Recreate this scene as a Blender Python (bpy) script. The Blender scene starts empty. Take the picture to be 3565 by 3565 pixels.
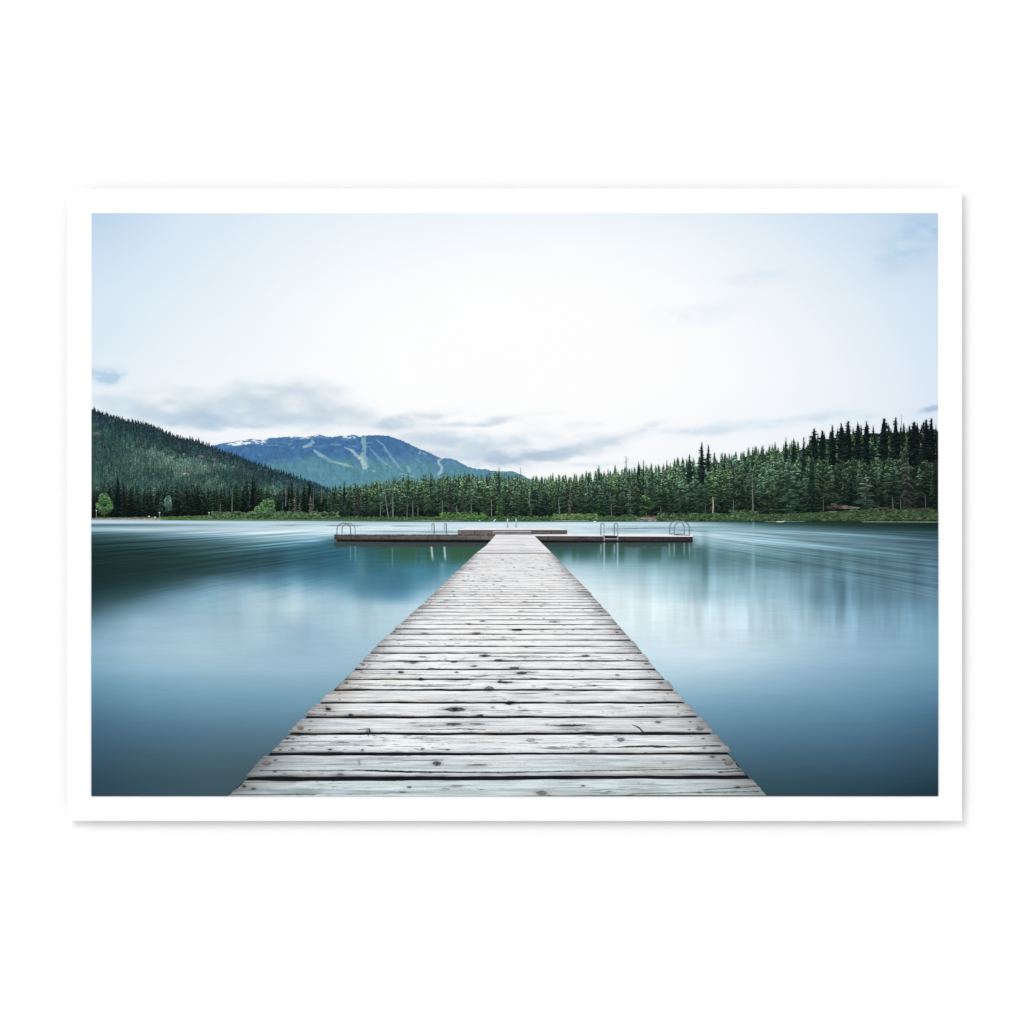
# A close-up of ONE flat thing: an unframed photo print with a white border, float-mounted
# a few millimetres off a plain white wall.  The print is built as what it is, a flat printed
# sheet; every printed region (sky, mountain, trees, lake, pier ...) is its own thin ink layer,
# a hundredth of a millimetre above the one below, coloured with matte pigment.
import bpy, math, random
import numpy as np

random.seed(7)
RNG = np.random.default_rng(11)
scene = bpy.context.scene
C = scene.collection

# ------------------------------------------------------------------ scale
S = 0.9 / 3115.0            # metres per design unit (the print is 3115 units = 0.9 m wide)
CX, CY = 1782.5, 1782.5
INK0 = 0.00008              # first ink layer above the paper face
DL = 0.00001                # one ink layer
def wx(x): return (np.asarray(x, float) - CX) * S
def wz(y): return (CY - np.asarray(y, float)) * S
def wy(l): return -(INK0 + np.asarray(l, float) * DL)

GAIN = 1.193                # radiance of a perfectly white matte surface under the lamps
def lin(c):
    c = np.clip(np.asarray(c, float), 0, 255) / 255.0
    return np.where(c <= 0.04045, c / 12.92, ((c + 0.055) / 1.055) ** 2.4) / GAIN

# ------------------------------------------------------------------ noise
def _h(ix, iy, seed):
    ix = ix.astype(np.int64); iy = iy.astype(np.int64)
    n = (ix * 374761393 + iy * 668265263 + seed * 974634777) & 0x7fffffff
    n = ((n ^ (n >> 13)) * 1274126177) & 0x7fffffff
    n = ((n ^ (n >> 16)) * 2246822519) & 0x7fffffff
    return ((n ^ (n >> 15)) & 0xffff) / 65535.0
def vn(x, y, seed=0):
    x, y = np.broadcast_arrays(np.asarray(x, float), np.asarray(y, float))
    ix = np.floor(x); iy = np.floor(y); fx = x - ix; fy = y - iy
    fx = fx * fx * (3 - 2 * fx); fy = fy * fy * (3 - 2 * fy)
    a = _h(ix, iy, seed); b = _h(ix + 1, iy, seed); c = _h(ix, iy + 1, seed); d = _h(ix + 1, iy + 1, seed)
    return (a + (b - a) * fx) * (1 - fy) + (c + (d - c) * fx) * fy
def fbm(x, y, seed=0, o=4, g=0.5):
    t = 0; amp = 1; s = 0
    for i in range(o):
        t = t + amp * vn(x * 2 ** i + 17.3 * i, y * 2 ** i - 9.1 * i, seed + i); s += amp; amp *= g
    return t / s
def sst(a, b, x):
    t = np.clip((np.asarray(x, float) - a) / (b - a), 0, 1); return t * t * (3 - 2 * t)
def mixc(a, b, t): return a + (np.asarray(b, float) - a) * t[..., None]
def poly(pts):
    p = np.array(pts, float); return lambda x: np.interp(x, p[:, 0], p[:, 1])

# ------------------------------------------------------------------ materials
def ink(name, grain, scale, stretch=(1, 1, 1), rough=0.85, detail=4.0):
    """matte pigment: the layer's ink colour, broken up by a procedural paper / ink grain"""
    m = bpy.data.materials.new(name); m.use_nodes = True
    nt = m.node_tree; nt.nodes.clear()
    out = nt.nodes.new('ShaderNodeOutputMaterial'); bs = nt.nodes.new('ShaderNodeBsdfPrincipled')
    at = nt.nodes.new('ShaderNodeAttribute'); at.attribute_name = 'ink'
    tc = nt.nodes.new('ShaderNodeTexCoord'); mp = nt.nodes.new('ShaderNodeMapping')
    mp.inputs['Scale'].default_value = stretch
    no = nt.nodes.new('ShaderNodeTexNoise'); no.inputs['Scale'].default_value = scale
    no.inputs['Detail'].default_value = detail
    mr = nt.nodes.new('ShaderNodeMapRange')
    mr.inputs['From Min'].default_value = 0.25; mr.inputs['From Max'].default_value = 0.75
    mr.inputs['To Min'].default_value = 1 - grain; mr.inputs['To Max'].default_value = 1 + grain
    vm = nt.nodes.new('ShaderNodeVectorMath'); vm.operation = 'SCALE'
    nt.links.new(tc.outputs['Object'], mp.inputs['Vector'])
    nt.links.new(mp.outputs['Vector'], no.inputs['Vector'])
    nt.links.new(no.outputs['Fac'], mr.inputs['Value'])
    nt.links.new(at.outputs['Color'], vm.inputs[0])
    nt.links.new(mr.outputs['Result'], vm.inputs['Scale'])
    nt.links.new(vm.outputs['Vector'], bs.inputs['Base Color'])
    bs.inputs['Roughness'].default_value = rough
    bs.inputs['Specular IOR Level'].default_value = 0.0
    nt.links.new(bs.outputs['BSDF'], out.inputs['Surface'])
    return m
def plain(name, col, grain, scale, bump):
    m = bpy.data.materials.new(name); m.use_nodes = True
    nt = m.node_tree; bs = nt.nodes['Principled BSDF']
    tc = nt.nodes.new('ShaderNodeTexCoord')
    no = nt.nodes.new('ShaderNodeTexNoise'); no.inputs['Scale'].default_value = scale; no.inputs['Detail'].default_value = 6
    rp = nt.nodes.new('ShaderNodeValToRGB')
    rp.color_ramp.elements[0].position = 0.3; rp.color_ramp.elements[1].position = 0.7
    rp.color_ramp.elements[0].color = (*[c * (1 - grain) for c in col], 1); rp.color_ramp.elements[1].color = (*col, 1)
    nt.links.new(tc.outputs['Object'], no.inputs['Vector'])
    nt.links.new(no.outputs['Fac'], rp.inputs['Fac']); nt.links.new(rp.outputs['Color'], bs.inputs['Base Color'])
    if bump:
        bm_ = nt.nodes.new('ShaderNodeBump'); bm_.inputs['Strength'].default_value = bump; bm_.inputs['Distance'].default_value = 0.0004
        nt.links.new(no.outputs['Fac'], bm_.inputs['Height']); nt.links.new(bm_.outputs['Normal'], bs.inputs['Normal'])
    bs.inputs['Roughness'].default_value = 0.9; bs.inputs['Specular IOR Level'].default_value = 0.0
    return m
M_SKY = ink('sky_ink', 0.0015, 900)
M_WATER = ink('water_ink', 0.02, 260, (0.12, 1, 1))
M_LEAF = ink('foliage_ink', 0.22, 1700)
M_ROCK = ink('mountain_ink', 0.06, 1400)
M_WOOD = ink('wood_ink', 0.035, 700, (0.12, 1, 1))
M_METAL = ink('metal_ink', 0.03, 800)
M_PAPER = plain('white_paper', (0.885, 0.885, 0.887), 0.01, 300, 0)
M_WALL = plain('white_wall_paint', (0.885, 0.888, 0.886), 0.008, 60, 0.03)
M_BOARD = plain('grey_mount_board', (0.72, 0.72, 0.72), 0.05, 80, 0)

# ------------------------------------------------------------------ mesh builders
def make(name, V, F, col, mat, parent=None):
    """V (n,3) world points, F (m,4) or (m,3) indices, col (n,3) linear pigment"""
    me = bpy.data.meshes.new(name)
    V = np.ascontiguousarray(V, np.float32); F = np.ascontiguousarray(F, np.int32); k = F.shape[1]
    me.vertices.add(len(V)); me.vertices.foreach_set('co', V.ravel())
    me.loops.add(F.size); me.loops.foreach_set('vertex_index', F.ravel())
    me.polygons.add(len(F)); me.polygons.foreach_set('loop_start', np.arange(0, F.size, k, dtype=np.int32))
    me.polygons.foreach_set('use_smooth', np.zeros(len(F), dtype=bool))
    me.update(calc_edges=True)
    if col is not None:
        a = me.attributes.new('ink', 'FLOAT_COLOR', 'POINT')
        c4 = np.ones((len(V), 4), np.float32); c4[:, :3] = col
        a.data.foreach_set('color', c4.ravel())
    me.materials.append(mat)
    o = bpy.data.objects.new(name, me); C.objects.link(o)
    if parent is not None: o.parent = parent
    return o
def gridfaces(ny, nx, base=0):
    i = np.arange((ny - 1) * (nx - 1)); r = i // (nx - 1); c = i % (nx - 1); a = r * nx + c + base
    return np.stack([a, a + nx, a + nx + 1, a + 1], 1)
def gridgeo(X, Y, L, RGB):
    ny, nx = X.shape
    L = np.broadcast_to(np.asarray(L, float), X.shape)
    V = np.stack([wx(X), wy(L), wz(Y)], -1).reshape(-1, 3)
    return V, gridfaces(ny, nx), lin(RGB).reshape(-1, 3)
def grid(name, X, Y, L, RGB, mat, parent):
    V, F, c = gridgeo(X, Y, L, RGB)
    return make(name, V, F, c, mat, parent)
def patch(x0, x1, top, bot, sx, sy):
    """structured grid between two curves"""
    x = np.linspace(x0, x1, max(2, int((x1 - x0) / sx) + 1))
    t = top(x) if callable(top) else np.full_like(x, top); b = bot(x) if callable(bot) else np.full_like(x, bot)
    n = max(2, int(np.max(b - t) / sy) + 1); v = np.linspace(0, 1, n)[:, None]
    return np.broadcast_to(x, (n, len(x))).copy(), t[None] * (1 - v) + b[None] * v
class Soup:
    """collects many small shapes of one printed region into one mesh"""
    def __init__(s): s.V = []; s.F = []; s.c = []; s.n = 0
    def add(s, V, F, c):
        s.V.append(V); s.F.append(F + s.n); s.c.append(c); s.n += len(V)
    def build(s, name, mat, parent): return make(name, np.concatenate(s.V), np.concatenate(s.F), np.concatenate(s.c), mat, parent)
def box(name, x0, x1, y0, y1, z0, z1, mat, parent):
    V = np.array([(x, y, z) for x in (x0, x1) for y in (y0, y1) for z in (z0, z1)])
    F = np.array([(0, 1, 3, 2), (4, 6, 7, 5), (0, 4, 5, 1), (2, 3, 7, 6), (0, 2, 6, 4), (1, 5, 7, 3)])
    return make(name, V, F, None, mat, parent)
def empty(name, parent=None, loc=(0, 0, 0)):
    o = bpy.data.objects.new(name, None); C.objects.link(o); o.location = loc; o.empty_display_size = 0.05
    if parent is not None: o.parent = parent
    return o

# ------------------------------------------------------------------ wall and print
GAP = 0.0098
wall_y = 0.002 + GAP
wall = make('wall', np.array([(-4, wall_y, -2.6), (4, wall_y, -2.6), (4, wall_y, 2.6), (-4, wall_y, 2.6)]), np.array([(0, 1, 2, 3)]), None, M_WALL)
wall['kind'] = 'structure'
poster = empty('poster')
poster['label'] = 'unframed photo print with wide white border showing a plank pier on a mountain lake'
poster['category'] = 'poster'
PX0, PX1, PY0, PY1 = 318.5, 3265.8, 742.0, 2771.5
box('paper_sheet', wx(234), wx(3349), 0.0, 0.002, wz(2857.5), wz(656.7), M_PAPER, poster)
box('mounting_block', wx(500), wx(3080), 0.0021, 0.002 + GAP - 0.0001, wz(2600), wz(920), M_BOARD, poster)

# ------------------------------------------------------------------ 1 sky
K = 1.8452
sk_x = np.array([172, 330, 500, 700, 900, 1100, 1300, 1500, 1650, 1771]) * K
sk_y = np.array([403, 480, 560, 640, 720, 800, 900]) * K
sk_c = np.array([
 [(176,204,229),(207,225,239),(218,232,244),(230,240,249),(236,244,251),(236,243,251),(226,237,247),(212,228,242),(196,217,236),(176,203,228)],
 [(196,218,236),(214,230,243),(226,238,247),(240,246,252),(247,250,254),(247,251,254),(240,246,252),(224,236,246),(208,225,240),(190,213,233)],
 [(208,226,240),(221,235,245),(234,243,250),(249,252,254),(254,255,255),(254,254,255),(249,251,254),(233,241,249),(217,231,243),(203,222,239)],
 [(214,230,242),(227,239,247),(240,246,251),(252,254,255),(255,255,255),(255,255,255),(253,253,255),(240,245,252),(224,236,246),(208,226,241)],
 [(226,237,246),(236,243,249),(244,248,252),(253,254,255),(255,255,255),(255,255,255),(252,253,255),(242,246,252),(229,238,248),(212,228,242)],
 [(232,239,246),(238,244,249),(245,248,251),(252,252,254),(253,254,255),(253,254,255),(248,250,253),(240,245,250),(230,239,247),(216,230,243)],
 [(236,242,248),(240,245,249),(246,249,251),(249,250,253),(250,251,253),(248,250,253),(245,248,252),(240,245,250),(232,240,248),(220,232,244)]], float)
def pchip(yk, ck, y):
    """smooth interpolation of rows ck at heights yk"""
    y = np.clip(np.asarray(y, float), yk[0], yk[-1]); i = np.clip(np.searchsorted(yk, y) - 1, 0, len(yk) - 2)
    d = np.diff(ck, axis=0) / np.diff(yk).reshape((-1,) + (1,) * (ck.ndim - 1))
    m = np.zeros_like(ck); m[1:-1] = np.where(d[1:] * d[:-1] > 0, 2 * d[1:] * d[:-1] / (d[1:] + d[:-1] + 1e-12 * np.sign(d[1:] + d[:-1] + 1e-9)), 0)
    m[0] = d[0]; m[-1] = d[-1]
    return i, m
def rowinterp(yk, ck, y):
    yk = np.asarray(yk, float); i, m = pchip(yk, ck, y); y = np.clip(y, yk[0], yk[-1])
    h = (yk[i + 1] - yk[i]); t = ((y - yk[i]) / h)
    sh = (-1,) + (1,) * (ck.ndim - 1); t = t.reshape(sh); h = h.reshape(sh)
    return ((2*t**3 - 3*t**2 + 1) * ck[i] + (t**3 - 2*t**2 + t) * h * m[i] + (-2*t**3 + 3*t**2) * ck[i + 1] + (t**3 - t**2) * h * m[i + 1])
def smooth_x(a, n):
    k = np.hanning(n + 2)[1:-1]; k /= k.sum()
    p = np.concatenate([np.repeat(a[:, :1], n // 2, 1), a, np.repeat(a[:, -1:], n // 2, 1)], 1)
    return np.stack([np.stack([np.convolve(p[r, :, c], k, 'valid')[:a.shape[1]] for c in range(3)], -1) for r in range(a.shape[0])])
X, Y = patch(PX0, PX1, PY0, 1800.0, 4, 4)
xr = X[0]; yr = Y[:, 0]
rows = np.stack([np.stack([np.interp(xr, sk_x, sk_c[r, :, c]) for c in range(3)], -1) for r in range(len(sk_y))])
rows = smooth_x(rows, 71)
RGB = rowinterp(sk_y, rows, yr)
RGB = 255 - (255 - RGB) * np.array([.86, .83, .70])
RGB += (fbm(X / 420, Y / 260, 3, 3) - 0.5)[..., None] * np.array([5, 3.5, 2.0])
RGB = mixc(RGB, (255, 255, 255), np.exp(-(((X - 1880) / 620) ** 2 + ((Y - 1270) / 330) ** 2)) * .8)
# cloud banks: (x, y, rx, ry, tilt, strength, colour)
wX = X + 60 * (fbm(X / 130, Y / 60, 21, 4) - 0.5) * 2; wY = Y + 26 * (fbm(X / 120, Y / 50, 22, 4) - 0.5) * 2
CL = [(700,1452,120,36,0.02,1.0,(170,194,217)), (620,1440,230,60,0.0,.5,(206,219,231)), (850,1440,240,60,0.0,.5,(206,218,230)), (1000,1400,170,60,0.05,.45,(210,220,230)), (800,1480,110,16,0.16,.6,(196,212,227)), (560,1420,190,38,0.0,.42,(200,215,229)), (420,1400,130,26,0.0,.3,(205,219,231)),
      (900,1425,200,46,0.02,.5,(198,212,226)), (1080,1415,130,60,0.0,.42,(200,212,225)), (1090,1462,140,22,0.1,.4,(200,213,227)), (980,1370,120,30,0.0,.35,(206,217,228)),
      (1010,1345,80,16,0.0,.3,(208,218,229)), (1180,1452,120,20,-0.05,.3,(205,216,228)),
      (1350,1480,120,24,-0.08,.5,(198,211,226)), (1450,1458,130,14,-0.12,.4,(206,217,229)), (1660,1468,200,12,-0.11,.38,(208,218,230)), (1480,1530,150,26,-0.02,.4,(205,216,229)),
      (1620,1540,150,26,-0.04,.5,(198,211,226)), (1810,1588,180,20,-0.06,.95,(180,198,217)), (1690,1560,190,46,-0.05,.5,(203,215,227)), (1980,1570,150,30,-.22,.5,(200,213,226)), (2010,1558,170,18,-0.3,.5,(190,206,224)), (1700,1580,160,20,0.02,.4,(196,210,226)),
      (2170,1516,130,12,-0.26,.3,(206,218,232)), (1560,1585,130,16,0,.3,(205,216,229)), (1990,1620,240,12,-0.03,.3,(214,224,235)),
      (352,1298,62,22,0.05,.8,(188,209,230)), (440,1388,150,18,0.05,.25,(212,224,236)),
      (2640,965,110,30,-0.1,.13,(196,214,234)), (2400,1095,140,30,-0.1,.12,(214,224,240)), (2500,1080,90,24,-.2,.08,(210,222,238)),
      (2640,1470,220,16,-0.12,.35,(205,220,236)), (2860,1455,220,12,-0.05,.3,(206,220,236)), (2500,1500,260,14,-0.06,.35,(214,225,238)), (3255,1422,38,11,-0.25,.85,(174,198,222)),
      (3230,800,150,80,-0.5,.30,(160,192,222)), (3150,1560,260,20,0,.2,(206,222,238))]
for cx, cy, rx, ry, tl, st, cc in CL:
    dx = wX - cx; dy = wY - cy - tl * dx
    d = np.exp(-(np.abs(dx / rx) ** 2.2 + np.abs(dy / ry) ** 2.2)) * st
    n = fbm(X / 75 + cx, Y / 34, 31, 5)
    RGB = mixc(RGB, np.array(cc) + (-4, 1, 1), np.clip(d * 1.3 * (0.25 + 1.5 * sst(.25, .75, n)), 0, .95))
rc = np.random.default_rng(5)
for _ in range(120):
    px = rc.uniform(480, 1280) if rc.random() < .62 else rc.uniform(1350, 2100)
    left_ = px < 1300
    py = (1415 + rc.normal(0, 34)) if left_ else 1545 - .12 * (px - 1700) + rc.normal(0, 22)
    r_x = rc.uniform(16, 56); r_y = r_x * rc.uniform(.28, .5)
    lightc = rc.random() < .45
    dx = (X + 22 * (fbm(X / 30, Y / 18, 33, 3) - .5) - px) / r_x; dy = (Y + 14 * (fbm(X / 30, Y / 18, 34, 3) - .5) - py) / r_y
    RGB = mixc(RGB, (250, 251, 253) if lightc else (204, 216, 228), np.exp(-(dx * dx + dy * dy) ** 1.2) * rc.uniform(.12, .34))
for cx, cy, rx, ry, tl, st, cc in [(705,1452,95,19,.03,.62,(176,199,221)), (840,1478,90,9,.14,.4,(196,212,226)), (1815,1590,150,11,-.07,.55,(182,199,218)), (2010,1563,110,9,-.3,.3,(196,210,226))]:
    dx = wX - cx; dy = wY - cy - tl * dx; RGB = mixc(RGB, cc, np.exp(-((dx / rx) ** 2 + (dy / ry) ** 2)) * st)
# bright breaks under the banks
for cx, cy, rx, ry, tl, st in [(760,1508,260,16,0.05,.7), (1020,1392,60,24,0,.5), (1240,1500,120,14,0.1,.5), (1950,1610,250,14,-0.1,.5), (1900,1490,200,26,-.15,.5), (540,1378,120,12,0,.4)]:
    dx = wX - cx; dy = wY - cy - tl * dx
    RGB = mixc(RGB, (252, 253, 254), np.exp(-((dx / rx) ** 2 + (dy / ry) ** 2)) * st)
grid('printed_sky', X, Y, 0, RGB, M_SKY, poster)

# ------------------------------------------------------------------ 2 blue mountain with ski runs
mt = poly([(730,1556),(740,1551),(790,1541),(834,1534),(874,1528),(917,1533),(936,1526),(968,1523),(1008,1520),(1062,1523),(1085,1519),(1109,1512),(1125,1517),(1142,1521),(1171,1521),(1185,1518),(1207,1519),(1225,1512),(1240,1516),(1250,1520),(1272,1516),(1316,1515),(1352,1517),(1400,1534),(1425,1545),(1452,1560),(1486,1572),(1517,1587),(1537,1598),(1548,1595),(1567,1596),(1589,1603),(1611,1615),(1635,1627),(1657,1632),(1688,1634),(1719,1640),(1760,1640),(1785,1641),(1809,1650),(1832,1662),(1900,1690)])
mtop = lambda x: mt(x) + (fbm(x / 5, x * 0, 41, 3) - 0.5) * 5
X, Y = patch(730, 1900, mtop, 1760.0, 1.9, 1.9)
dep = Y - mt(X)
n1 = fbm(X / 60, Y / 40, 42, 5); n2 = vn(X / 2.6, Y / 4.2, 43); n3 = fbm(X / 9, Y / 14, 44, 3)
up = np.stack([74 + 0 * X, 120 + 0 * X, 167 + 0 * X], -1)
low = np.array((96, 149, 166.))
line = 1597 + 26 * (n1 - .5) * 2 - 0.02 * (X - 1100) + np.where(X < 1000, (1000 - X) * 0.18, 0)
RGB = mixc(up, low, sst(-26, 30, Y - line))
RGB = mixc(RGB, (92, 136, 174), sst(1300, 1600, X) * 0.6 * (1 - sst(1600, 1680, Y)))
RGB = mixc(RGB, (104, 156, 164), sst(0.5, .75, n1) * sst(0, 60, Y - line) * .6)
RGB *= (0.93 + 0.13 * (n2 - .3) + 0.20 * (n3 - .5))[..., None]
RGB = mixc(RGB, (108, 150, 178), sst(0.62, 0.85, fbm(X / 26, Y / 16, 47, 4)) * 0.35)
def dist_poly(X, Y, pts):
    best = np.full(X.shape, 1e9); wid = np.zeros(X.shape)
    for (x0, y0, w0), (x1, y1, w1) in zip(pts[:-1], pts[1:]):
        dx, dy = x1 - x0, y1 - y0; t = np.clip(((X - x0) * dx + (Y - y0) * dy) / (dx * dx + dy * dy), 0, 1)
        d = np.hypot(X - x0 - t * dx, Y - y0 - t * dy); w = w0 + (w1 - w0) * t
        q = d - w; k = q < best; best = np.where(k, q, best)
    return best
runs = [([(1266,1520,8),(1268,1556,10),(1265,1585,11),(1270,1606,13),(1272,1622,14)], (136,178,188), .85),
        ([(1202,1560,2),(1229,1570,5),(1240,1585,7),(1258,1596,8),(1269,1624,12)], (186,206,208), .75),
        ([(1095,1567,3),(1109,1581,7),(1131,1592,6),(1153,1607,6),(1182,1612,4),(1207,1619,5),(1225,1626,3)], (152,188,190), .95),
        ([(1060,1556,5),(1078,1550,8),(1090,1540,5),(1086,1532,3)], (160,186,198), .8),
        ([(1283,1558,3),(1309,1585,4),(1330,1603,4),(1363,1628,3)], (124,166,184), .8),
        ([(1312,1531,2),(1338,1556,4),(1352,1581,4),(1370,1603,5),(1385,1621,4),(1400,1640,2)], (138,174,194), .8),
        ([(1537,1598,2),(1528,1606,5),(1528,1614,6),(1538,1626,6),(1536,1640,7),(1528,1650,6)], (170,194,208), .9),
        ([(1463,1572,4),(1458,1580,3)], (156,186,204), .8), ([(1472,1574,2),(1484,1582,1.5)], (166,190,206), .8),
        ([(1421,1625,6),(1424,1640,10)], (128,184,186), .8), ([(930,1551,2),(966,1548,3)], (132,168,188), .7), ([(1004,1548,4),(1016,1545,3)], (136,172,190), .7),
        ([(1014,1558,2),(1026,1556,2)], (120,166,176), .7), ([(1150,1546,1),(1185,1549,2)], (160,184,200), .7), ([(1300,1638,2),(1304,1640,3)], (180,205,205), .8),
        ([(1130,1598,12),(1160,1600,10),(1200,1606,8)], (80,146,160), .5), ([(1390,1648,2),(1440,1660,2)], (160,190,200), .6)]
rr0 = np.random.default_rng(77)
for _ in range(26):
    a = rr0.uniform(1290, 1640); b = rr0.uniform(1545, 1660); l = rr0.uniform(14, 50)
    runs.append(([(a, b, rr0.uniform(1, 2.5)), (a + l * .55, b + l * .6, rr0.uniform(1, 4)), (a + l, b + l * .9, 1)], (116, 160, 184), rr0.uniform(.15, .5)))
for _ in range(16):
    a = rr0.uniform(960, 1300); b = rr0.uniform(1534, 1560); l = rr0.uniform(8, 26)
    runs.append(([(a, b, rr0.uniform(.8, 2)), (a + l, b + rr0.uniform(-2, 3), rr0.uniform(.8, 2))], (150, 182, 200), rr0.uniform(.2, .6)))
for pts, cc, st in runs:
    q = dist_poly(X + 11 * (n3 - .5), Y + 5 * (n1 - .5), [(a, b, w_ * .8) for a, b, w_ in pts])
    RGB = mixc(RGB, np.array(cc) * 1.0, (1 - sst(-1.5, 2.0, q)) * st * np.clip(.45 + .9 * (n3 - .15) + .3 * n2, .3, 1.1))
snow_zone = np.clip(np.exp(-((X - 870) / 80) ** 4) * (1 - sst(12, 24, dep)) + np.exp(-((X - 1085) / 80) ** 4) * (1 - sst(5, 13, dep)) * .9
             + np.exp(-((X - 1214) / 27) ** 4) * (1 - sst(10, 18, dep)) * 1.2 + np.exp(-((X - 1110) / 26) ** 2) * (1 - sst(8, 16, dep)) * .6
             + np.exp(-((X - 800) / 40) ** 2) * (1 - sst(8, 22, dep)) * .6 + np.exp(-((X - 1000) / 30) ** 2) * (1 - sst(3, 9, dep)) * .6, 0, 1.1)
sn = fbm(X / 11 - Y / 7, Y / 3.6 + X / 30, 46, 4)
RGB = mixc(RGB, (112, 152, 192), np.clip(snow_zone, 0, 1) * .55)
RGB = mixc(RGB, (242, 246, 250), sst(0.765, 0.83, snow_zone * .42 + sn * .70))
RGB = mixc(RGB, (92, 130, 172), (1 - sst(.4, 2.4, dep)) * .8)
grid('printed_mountain', X, Y, 10, RGB, M_ROCK, poster)

# ------------------------------------------------------------------ conifer drawing
def far_conifer(x, yt, yb, w, tip, foot, seed, lay, lean=0.0, sharp=0.9, open_=0.0, var=0.34, trunk=None, rowh=2.0, droop=0.16, bough=6.5):
    """one printed conifer: a jagged tiered silhouette of boughs with their own lights and darks"""
    r = np.random.default_rng(seed); h = yb - yt
    n = max(6, int(h / rowh)); t = np.linspace(0, 1, n)
    fr = np.array([-1, -.68, -.36, -.06, .06, .36, .68, 1.0]); k = len(fr)
    env = (w / 2) * (0.03 + 0.97 * t ** sharp) * (1 - 0.25 * sst(.85, 1, t))
    ph = np.cumsum(1 / (bough * (0.55 + 0.8 * r.random(n))) * rowh)
    sides = []
    for s_ in (0, 1):
        p = (ph + r.random()) % 1.0
        bl = np.interp(np.arange(n), np.arange(0, n + 3, 3), 0.55 + 0.7 * r.random(len(np.arange(0, n + 3, 3))))
        sides.append((env * bl * (0.42 + 0.62 * p) * (0.85 + 0.3 * r.random(n)), p))
    X = np.zeros((n, k)); P = np.zeros((n, k))
    for j, f in enumerate(fr):
        e, p = sides[0 if f < 0 else 1]
        X[:, j] = x + f * e + lean * (t - 1) * h + (r.random(n) - .5) * (1.4 if abs(f) < .9 else 0.6); P[:, j] = p
    Y = (yt + t * h)[:, None] + droop * np.abs(X - x) + 0 * X
    T = np.broadcast_to(t[:, None], X.shape)
    base = np.asarray(tip, float) + (np.asarray(foot, float) - np.asarray(tip, float)) * (sst(0, 1, T ** 0.8))[..., None]
    g = 0.72 + 0.5 * P + var * 1.5 * (r.random(X.shape) - .5) + 0.3 * (vn(X / 5.0, Y / 4.0, seed) - .5)
    g = g * (1 - 0.28 * (1 - np.abs(fr))[None] * (1 - .6 * open_))
    g = np.clip(g, 0.22, 1.75)
    RGB = base * g[..., None]
    RGB[..., 0] *= 1 + 0.10 * (vn(X / 8, Y / 8, seed + 5) - .5)
    L = lay + 0 * X
    return gridgeo(X, Y, L, RGB)
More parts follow.
